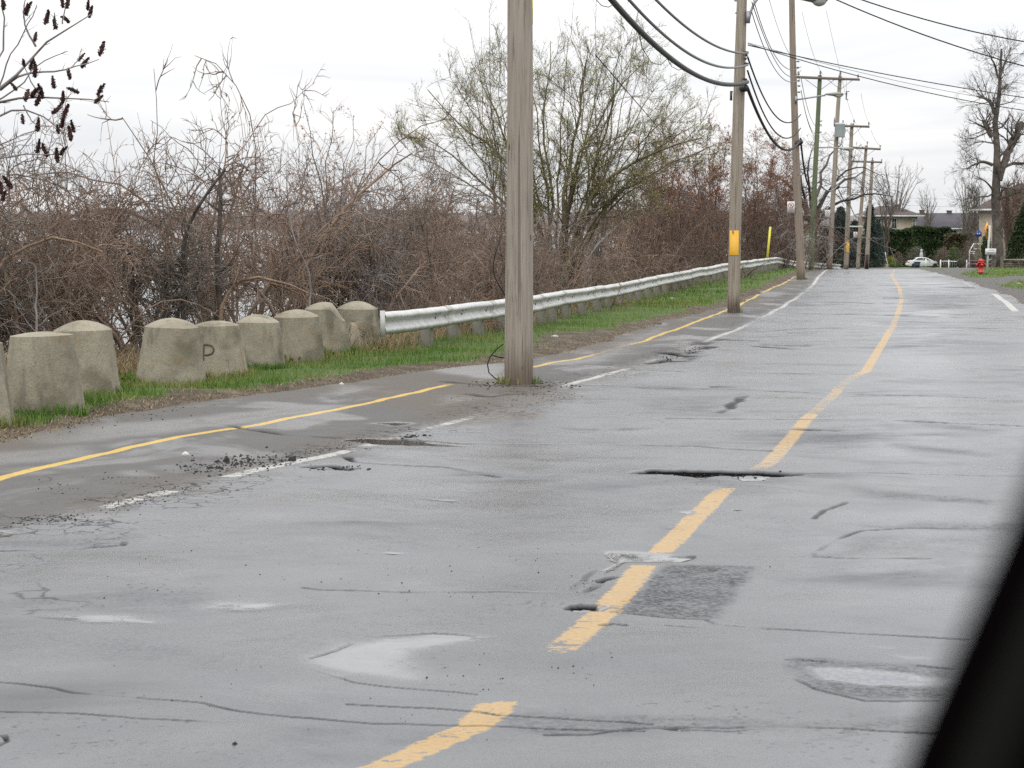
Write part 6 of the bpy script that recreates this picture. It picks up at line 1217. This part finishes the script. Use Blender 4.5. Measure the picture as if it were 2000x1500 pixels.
# hydrant
hy = gpt(1915.5, 538.5); D = hy[1]; s = S(D); H = at(1915.5, 504.5, D)[2] - hy[2]; M_HYD = plain('hydrant_red', (.40, .012, .012), .4, var=.1); root = empty('fire_hydrant', hy); prop(root, 'red fire hydrant with a dark base on the right verge', 'hydrant'); R = 5.2 * s
m = MB(); m.lathe([(R * 1.05, H * .17), (R * 1.25, H * .18), (R * 1.25, H * .22), (R, H * .24), (R * .98, H * .72), (R * 1.25, H * .73), (R * 1.25, H * .78), (R * 1.02, H * .80)], k=24); m.build('barrel', M_HYD, root, True); m = MB(); m.lathe([(R * 1.1, H * .80), (R * 1.0, H * .88), (R * .6, H * .95), (R * .25, H * .96), (R * .22, H), (.001, H)], k=24); m.build('bonnet', M_HYD, root, True)
m = MB(); m.lathe([(R * .95, -.1), (R * .95, H * .05), (R * .8, H * .06), (R * .8, H * .15), (R * 1.2, H * .155), (R * 1.2, H * .18)], k=20); m.build('base', plain('hydrant_base', (.02, .017, .015), .7), root)
for th in (-PI / 2, 0, PI): q = MB(); q.lathe([(R * .45, 0), (R * .45, R * .55), (R * .6, R * .55), (R * .6, R * .85), (.001, R * .95)], (math.cos(th) * R * .85, math.sin(th) * R * .85, H * .62), 12, rot(0, 0, th) @ rot(0, PI / 2, 0)); q.build('nozzle', M_HYD, root, True)
# pedestrian sign on its post with a small white board
sg = gpt(1927, 537.5); D = sg[1]; root = empty('pedestrian_sign', sg); prop(root, 'amber pedestrian warning sign and white notice board on one pale post', 'sign'); m = MB(); m.tube([(0, 0, -.2), at(1930, 490, D) - sg, at(1933, 440, D) - sg], .045, 8); m.build('post', plain('pale_post', (.45, .46, .42), .5), root)
c = at(1927, 450.5, D) - sg; d = .36; m = MB(); m.prism([(0, -d), (d, 0), (0, d), (-d, 0)], -.008, .008); V = np.concatenate(m.V) * np.array([1, 1, 1.0]); V = V @ rot(0, 0, 1.02).T; sp_ = mesh('warning_plate', V, m.F, plain('warning_amber', (.58, .26, .005), .45, var=.05), root, loc=c + (0, -.06, 0))
m = MB(); M = rot(0, 0, 1.02); f = [(0, .17, .045)]; 
def pic(poly): m.prism(poly, -.014, -.008, M)
pic([(.045 * math.cos(k * PI / 4), .17 + .045 * math.sin(k * PI / 4)) for k in range(8)]); pic([(-.05, .11), (.05, .11), (.06, -.03), (-.05, -.03)]); pic([(-.05, -.03), (0, -.03), (-.06, -.20), (-.10, -.20)]); pic([(0, -.03), (.05, -.03), (.10, -.19), (.06, -.20)]); pic([(.04, .10), (.07, .09), (.13, .0), (.10, -.01)]); pic([(-.05, .10), (-.03, .05), (-.11, .0), (-.13, .02)]); m.build('walking_figure', M_INK, sp_)
c = at(1934, 491.5, D) - sg; w, h = 21 * S(D), 12 * S(D); m = MB(); m.box((0, 0, 0), (w, .02, h)); nb = m.build('notice_board', M_SIGNW, root, loc=c + (0, -.08, 0)); m = MB(); m.box((.02, -.0125, h * .28), (w * .6, .003, h * .10)); m.box((.0, -.0125, -.02), (w * .66, .003, h * .05)); m.box((-.04, -.0125, -h * .2), (w * .5, .003, h * .05)); m.build('text_lines', plain('notice_ink', (.12, .15, .22), .5), nb)
# blue sign on thin stick
D = 126; b = base_at(1917, D); root = empty('blue_sign', b); prop(root, 'small blue house-shaped sign with two white dots on a thin stick', 'sign'); m = MB(); m.tube([(0, 0, -.1), at(1915, 485, D) - b, at(1912, 458, D) - b], .022, 6); m.build('stick', plain('yellow_green_stick', (.26, .27, .08), .6), root); c = at(1911, 456, D) - b; k = S(D); m = MB(); m.prism([(-6 * k, -6 * k), (6 * k, -6 * k), (6 * k, 1 * k), (0, 9 * k), (-6 * k, 1 * k)], -.012, .012); bp = m.build('plate', plain('sign_blue', (.035, .055, .24), .45), root, loc=c + (0, -.04, 0)); m = MB()
for sx in (-2, 2): m.lathe([(.001, 0), (1.4 * k, 0), (1.4 * k, .006), (.001, .007)], (sx * k, -.013, -.5 * k), 12, rot(PI / 2, 0, 0))
m.build('white_dots', M_SIGNW, bp)
# swing frame, dark upright, white ornament
D = 150; b = base_at(1905, D); root = empty('swing_frame', b); prop(root, 'white metal swing frame left of the lopped tree', 'play frame'); m = MB()
for l in ([(1893, 526), (1893.5, 490), (1902.5, 475)], [(1903, 476.5), (1920, 477)], [(1903, 486), (1920, 486.5)], [(1893.5, 491), (1904, 492)], [(1895, 495), (1904, 495.5)], [(1920, 477), (1921, 526)]): m.tube([at(x, y, D) - b for x, y in l], .035, 6)
m.build('tubes', M_SIGNW, root)
D = 122; b = base_at(1948, D); m = MB(); h = at(1948, 480, D)[2] - b[2]; m.tube([(0, 0, -.2), (.02, 0, h)], [.13, .11], 10); prop(m.build('dark_upright', B_DARK, None, True, loc=b), 'stout dark upright in front of the lopped tree trunk', 'post')  # dark round upright set before the trunk
b = gpt(1992, 526); D = b[1]; m = MB(); m.lathe([(.001, 0), (.10, 0), (.05, .05), (.04, .28), (.12, .34), (.16, .46), (.12, .58), (.001, .62)], k=14); prop(m.build('garden_ornament', M_SIGNW, None, True, loc=b), 'small white globe ornament on the lawn at the right edge', 'ornament')
# far wooded shore across the lake
r = np.random.default_rng(360); V = []; F = []; n = 0
for row, (Dr, hh) in enumerate(((1750, 13), (1820, 15), (1900, 17), (2000, 19))):
    x = np.arange(-1500, 420, 2.6); h = hh * (.75 + .35 * fbm(x * .006, x * 0 + row, 7 + row, 3) + .22 * fbm(x * .06, x * 0 + row, 9 + row, 3)) + r.uniform(0, 2.2, len(x))
    for j, (dy, f) in enumerate(((-9, 0), (-4, .72), (0, 1.0), (6, .7), (12, 0))): V.append(np.stack([x + r.normal(0, .8, len(x)), Dr + dy + r.normal(0, 2.0, len(x)), LAKE_Z - .5 + h * f * (1 + .1 * r.normal(0, 1, len(x)))], 1))
    m_ = len(x)
    for j in range(4): i = np.arange(m_ - 1) + n + j * m_; F.append(np.stack([i, i + 1, i + 1 + m_, i + m_], 1))
    n += 5 * m_
t = NT('far_wood'); p = t.pos(); M_FW = t.out(t.mix(t.noise(p, .12, 4), (.15, .135, .135), (.25, .225, .22)), .95, None, 0, .1)  # distance haze is put into this pale purple-grey
prop(mesh('far_wood', np.concatenate(V), np.concatenate(F), M_FW), kind='stuff')
sh = mesh('far_shore', [(-1600, 1735, LAKE_Z + .3), (460, 1735, LAKE_Z + .3), (600, 2200, LAKE_Z + 1), (-1900, 2200, LAKE_Z + 1)], [(0, 1, 2, 3)], plain('far_bank', (.12, .10, .08), .95)); prop(sh, kind='structure')

# ------------------------------------------------------------------ window pillar of the car the view is taken from
D = .17; ln = [(2330, 250), (2190, 560), (2085, 800), (1998, 1010), (1948, 1130), (1895, 1250), (1842, 1370), (1788, 1493), (1700, 1740), (1560, 2080), (1420, 2420)]
def strip(off, r_, name, mat, parent, dD=0.0, k=12):
    m = MB(); P = np.array([at(x + off, y, D + dD) for x, y in ln]); u = np.linspace(0, len(P) - 1, 40); P = np.stack([np.interp(u, np.arange(len(P)), P[:, j]) for j in range(3)], 1); m.tube(P, r_, k); return m.build(name, mat, parent, True)
M_TRIMB = plain('black_trim', (.0022, .0016, .0017), 1.0, spec=0.0); M_SEAL = plain('rubber_seal', (.009, .0095, .0085), 1.0, spec=0.0)  # seal is greyer than the trim: its highlight is painted in
pc_ = at(1794, 1493, D); pil = empty('window_pillar', (0, 0, 0)); prop(pil, 'black car window pillar, out of focus at the lower right corner', 'car pillar')
strip(42, .00255, 'edge_lip', M_TRIMB, pil); strip(128, .0029, 'window_seal', M_SEAL, pil, -.001); strip(330, .0072, 'pillar_trim', M_TRIMB, pil, .006, 20); strip(640, .0085, 'outer_trim', M_TRIMB, pil, .012, 20)
# ------------------------------------------------------------------ grass, litter, crumbs
rg = np.random.default_rng(77)
def scatter(n, d0, d1, left=True, key='grass', t0=-.36, t1=.30):
    """points where the verge is grassy, evenly spread over what is seen of it"""
    D = 1 / rg.uniform(1 / d1, 1 / d0, n); tx = rg.uniform(t0, t1, n); X = tx * D
    i = np.clip(np.searchsorted(ROW, D), 0, nr - 1); j = np.clip(np.searchsorted(COLT, tx), 0, nc - 1)
    w = A[key][i, j] * np.clip(.75 + 1.1 * fbm(X * .9, D * .9, 73, 3), .08, 1); keep = rg.random(n) < w
    return X[keep], D[keep]
def blades(X, D, h, wd, lean=.5):
    n = len(X); z = gz(X, D) - .01; a = rg.uniform(0, 2 * PI, n); H = rg.uniform(h[0], h[1], n) * (0.7 + .6 * (fbm(X * .8, D * .8, 71, 3) + .4)); H = np.maximum(H, .02); W_ = rg.uniform(wd[0], wd[1], n)
    b = rg.uniform(0, 2 * PI, n); l = rg.uniform(.1, lean, n) * H; dx, dy = np.cos(b) * l, np.sin(b) * l; cx, cy = np.cos(a) * W_, np.sin(a) * W_
    V = np.stack([np.stack([X - cx, D - cy, z], 1), np.stack([X + cx, D + cy, z], 1), np.stack([X + cx * .7 + dx * .35, D + cy * .7 + dy * .35, z + H * .6], 1), np.stack([X - cx * .7 + dx * .35, D - cy * .7 + dy * .35, z + H * .6], 1), np.stack([X + dx, D + dy, z + H], 1)], 1).reshape(-1, 3)
    i = np.arange(n) * 5
    return V, [np.stack([i, i + 1, i + 2, i + 3], 1), np.stack([i + 3, i + 2, i + 4], 1)]
t = NT('grass_blades'); p = t.pos(); n1 = t.noise(p, .9, 3); n2 = t.noise(p, 9, 3)
c = t.mix(t.lin(n2, .3, .7), (.042, .095, .012), (.115, .205, .030)); c = t.mix(t.ramp(n1, .43, .62, 0, .75), c, (.20, .185, .06))
M_GRASS = t.out(c, .55, None, 0, .3)
X, D = scatter(520000, 12, 60); V, F = blades(X, D, (.05, .13), (.0025, .005)); prop(mesh('grass', V, F, M_GRASS), kind='stuff')
X, D = scatter(200000, 50, 135); V, F = blades(X, D, (.06, .14), (.006, .012)); prop(mesh('far_grass', V, F, M_GRASS), kind='stuff')
# tufts at the feet of the bollards and along the asphalt edge
Xs = []; Ds = []
for (bx, bd, rb, H, z) in BPOS:
    n = 900; a = rg.uniform(-PI, PI, n); rr = rb * rg.uniform(1.0, 1.22, n); m_ = (fbm(np.cos(a) * 1.5 + bx * 3, np.sin(a) * 1.5 + bd, 5, 3) > -.12); Xs.append((bx + rr * np.cos(a))[m_]); Ds.append((bd + rr * np.sin(a))[m_])
for kk_, n in ((1, 260), (2, 160), (3, 160), (4, 120)):
    q = POLES[kk_]; a = rg.uniform(0, 2 * PI, n); rr = q['r'][1] * rg.uniform(1.0, 1.5, n); m_ = (fbm(np.cos(a) * 1.6 + kk_, np.sin(a) * 1.6, 8, 3) > .02); Xs.append((q['b'][0] + rr * np.cos(a))[m_]); Ds.append((q['D'] + rr * np.sin(a))[m_])
V, F = blades(np.concatenate(Xs), np.concatenate(Ds), (.06, .16), (.003, .006)); prop(mesh('grass_tufts', V, F, M_GRASS), kind='stuff')
# straw and dead stems along the foot of the thicket and the mud edge
t = NT('straw'); p = t.pos(); M_STRAW = t.out(t.mix(t.noise(p, 11, 3), (.13, .09, .05), (.34, .26, .16)), .8, None, 0, .2)
n = 24000; D = 1 / rg.uniform(1 / 110, 1 / 14, n); X = BAR(D) - np.abs(rg.normal(.9, .9, n)) - .2 - .9 * (D < 29); V, F = blades(X, D, (.10, .42), (.0025, .005), 1.4); prop(mesh('dry_grass', V, F, M_STRAW), kind='stuff')
n = 5000; D = 1 / rg.uniform(1 / 70, 1 / 14, n); X = SOIL_EDGE(D) - np.abs(rg.normal(.15, .35, n)) + .08
V, F = blades(X, D, (.015, .05), (.003, .006), 2.5); prop(mesh('straw_litter', V, F, M_STRAW), kind='stuff')
n = 16000; D = 1 / rg.uniform(1 / 90, 1 / 14, n); X = BAR(D) - rg.uniform(.4, 5.5, n); P = np.stack([X, D, gz(X, D) + rg.uniform(0, .05, n)], 1); V, F = cards(rg, P, (.03, .09), 1.5); prop(mesh('leaf_litter', V, F, L_DEAD), kind='stuff')
# broken asphalt crumbs
def stones(P, size):
    n = len(P); s = size[:, None]; base = np.array([(1, 0, 0), (-.5, .87, 0), (-.5, -.87, 0), (.25, .43, .8), (-.6, 0, .7), (.3, -.5, .75), (0, 0, 1.05)], float)
    V = base[None] * (1 + rg.normal(0, .22, (n, 7, 1))) * s[:, None]; a = rg.uniform(0, 2 * PI, n); c_, s_ = np.cos(a)[:, None], np.sin(a)[:, None]; V = np.stack([V[..., 0] * c_ - V[..., 1] * s_, V[..., 0] * s_ + V[..., 1] * c_, V[..., 2] * .8], -1) + P[:, None]
    f = np.array([(0, 1, 3), (1, 4, 3), (1, 2, 4), (2, 5, 4), (2, 0, 5), (0, 3, 5), (3, 4, 6), (4, 5, 6), (5, 3, 6)]); F = (np.arange(n)[:, None, None] * 7 + f[None]).reshape(-1, 3); return V.reshape(-1, 3), F
M_CRUMB = plain('asphalt_crumb', (.022, .021, .021), .85, var=.5, spec=.2)
PX = []; 
for (x0, y0, x1, y1, n, sg_, s0, s1) in [(380, 915, 560, 895, 420, 15, .003, .016), (200, 1000, 380, 945, 260, 12, .002, .009), (30, 1020, 170, 1010, 150, 10, .0025, .010), (150, 985, 640, 890, 500, 22, .0015, .004), (560, 895, 720, 855, 90, 9, .004, .011), (100, 960, 420, 900, 70, 22, .004, .010), (1290, 705, 1370, 680, 60, 4, .008, .022), (780, 855, 840, 850, 24, 3, .01, .02), (610, 915, 720, 915, 60, 5, .006, .014), (1120, 1150, 1160, 1130, 24, 7, .003, .006), (700, 1130, 1250, 1100, 55, 55, .002, .006), (850, 1330, 1200, 1290, 26, 40, .002, .006), (1270, 925, 1520, 928, 60, 6, .006, .013), (200, 1150, 700, 1080, 30, 60, .003, .006), (300, 1350, 1000, 1420, 40, 60, .0015, .004), (930, 752, 1120, 752, 160, 9, .006, .02), (900, 790, 1100, 770, 70, 16, .005, .012), (20, 850, 400, 790, 90, 14, .005, .014)]:
    u = rg.random(n); PX.append(np.stack([x0 + (x1 - x0) * u + rg.normal(0, sg_ * 1.6, n), y0 + (y1 - y0) * u + rg.normal(0, sg_ * .5, n), np.exp(rg.uniform(math.log(s0), math.log(s1), n))], 1))
PX = np.concatenate(PX); X, D = G(PX[:, 0], PX[:, 1]); V, F = stones(np.stack([X, D, gz(X, D) - .001], 1), PX[:, 2]); prop(mesh('asphalt_crumbs', V, F, M_CRUMB), kind='stuff')
for (px, py, s, lab) in [(571, 901, .042, 'largest dark asphalt lump lying on the white line'), (443, 903, .032, 'dark asphalt lump left of the white line among the crumbs'), (487, 900, .022, 'small dark asphalt lump in the crumb patch'), (459, 1454, .011, 'lone small black stone on the asphalt near the lower edge')]:
    X, D = G(px, py); V, F = stones(np.array([[0, 0, -.002]]), np.array([s])); V[:, 2] *= 1.2; prop(mesh('asphalt_lump', V, F, M_CRUMB, loc=(float(X[0]), float(D[0]), float(gz(X, D)[0]))), lab, 'asphalt lump')
M_PAPER = plain('pale_litter', (.45, .43, .40), .7)
for (px, py, w_, lab) in [(362, 890, .05, 'small white scrap on the bike lane'), (1084, 662, .12, 'pale bent scrap on the mud right of the foreground pole'), (1313, 587, .16, 'white crumpled litter on the grass below the guardrail'), (1990, 558, .25, 'white scrap on the small lawn at the right edge'), (667, 752, .05, 'tiny pale scrap at the mud edge')]:
    X, D = G(px, py); z = float(gz(X, D)[0]); m = MB(); m.add([(-w_ / 2, -.01, .008), (0, -.02, .022), (w_ / 2, -.01, .006), (w_ / 2, .02, .012), (0, .02, .03), (-w_ / 2, .02, .016), (-w_ / 2, -.01, 0), (w_ / 2, -.01, 0), (w_ / 2, .02, .0), (-w_ / 2, .02, 0)], [(0, 1, 4, 5), (1, 2, 3, 4), (0, 6, 7, 2, 1), (2, 7, 8, 3), (3, 8, 9, 5, 4), (5, 9, 6, 0)]); prop(m.build('litter_scrap', M_PAPER, None, loc=(float(X[0]), float(D[0]), z)), lab, 'litter')
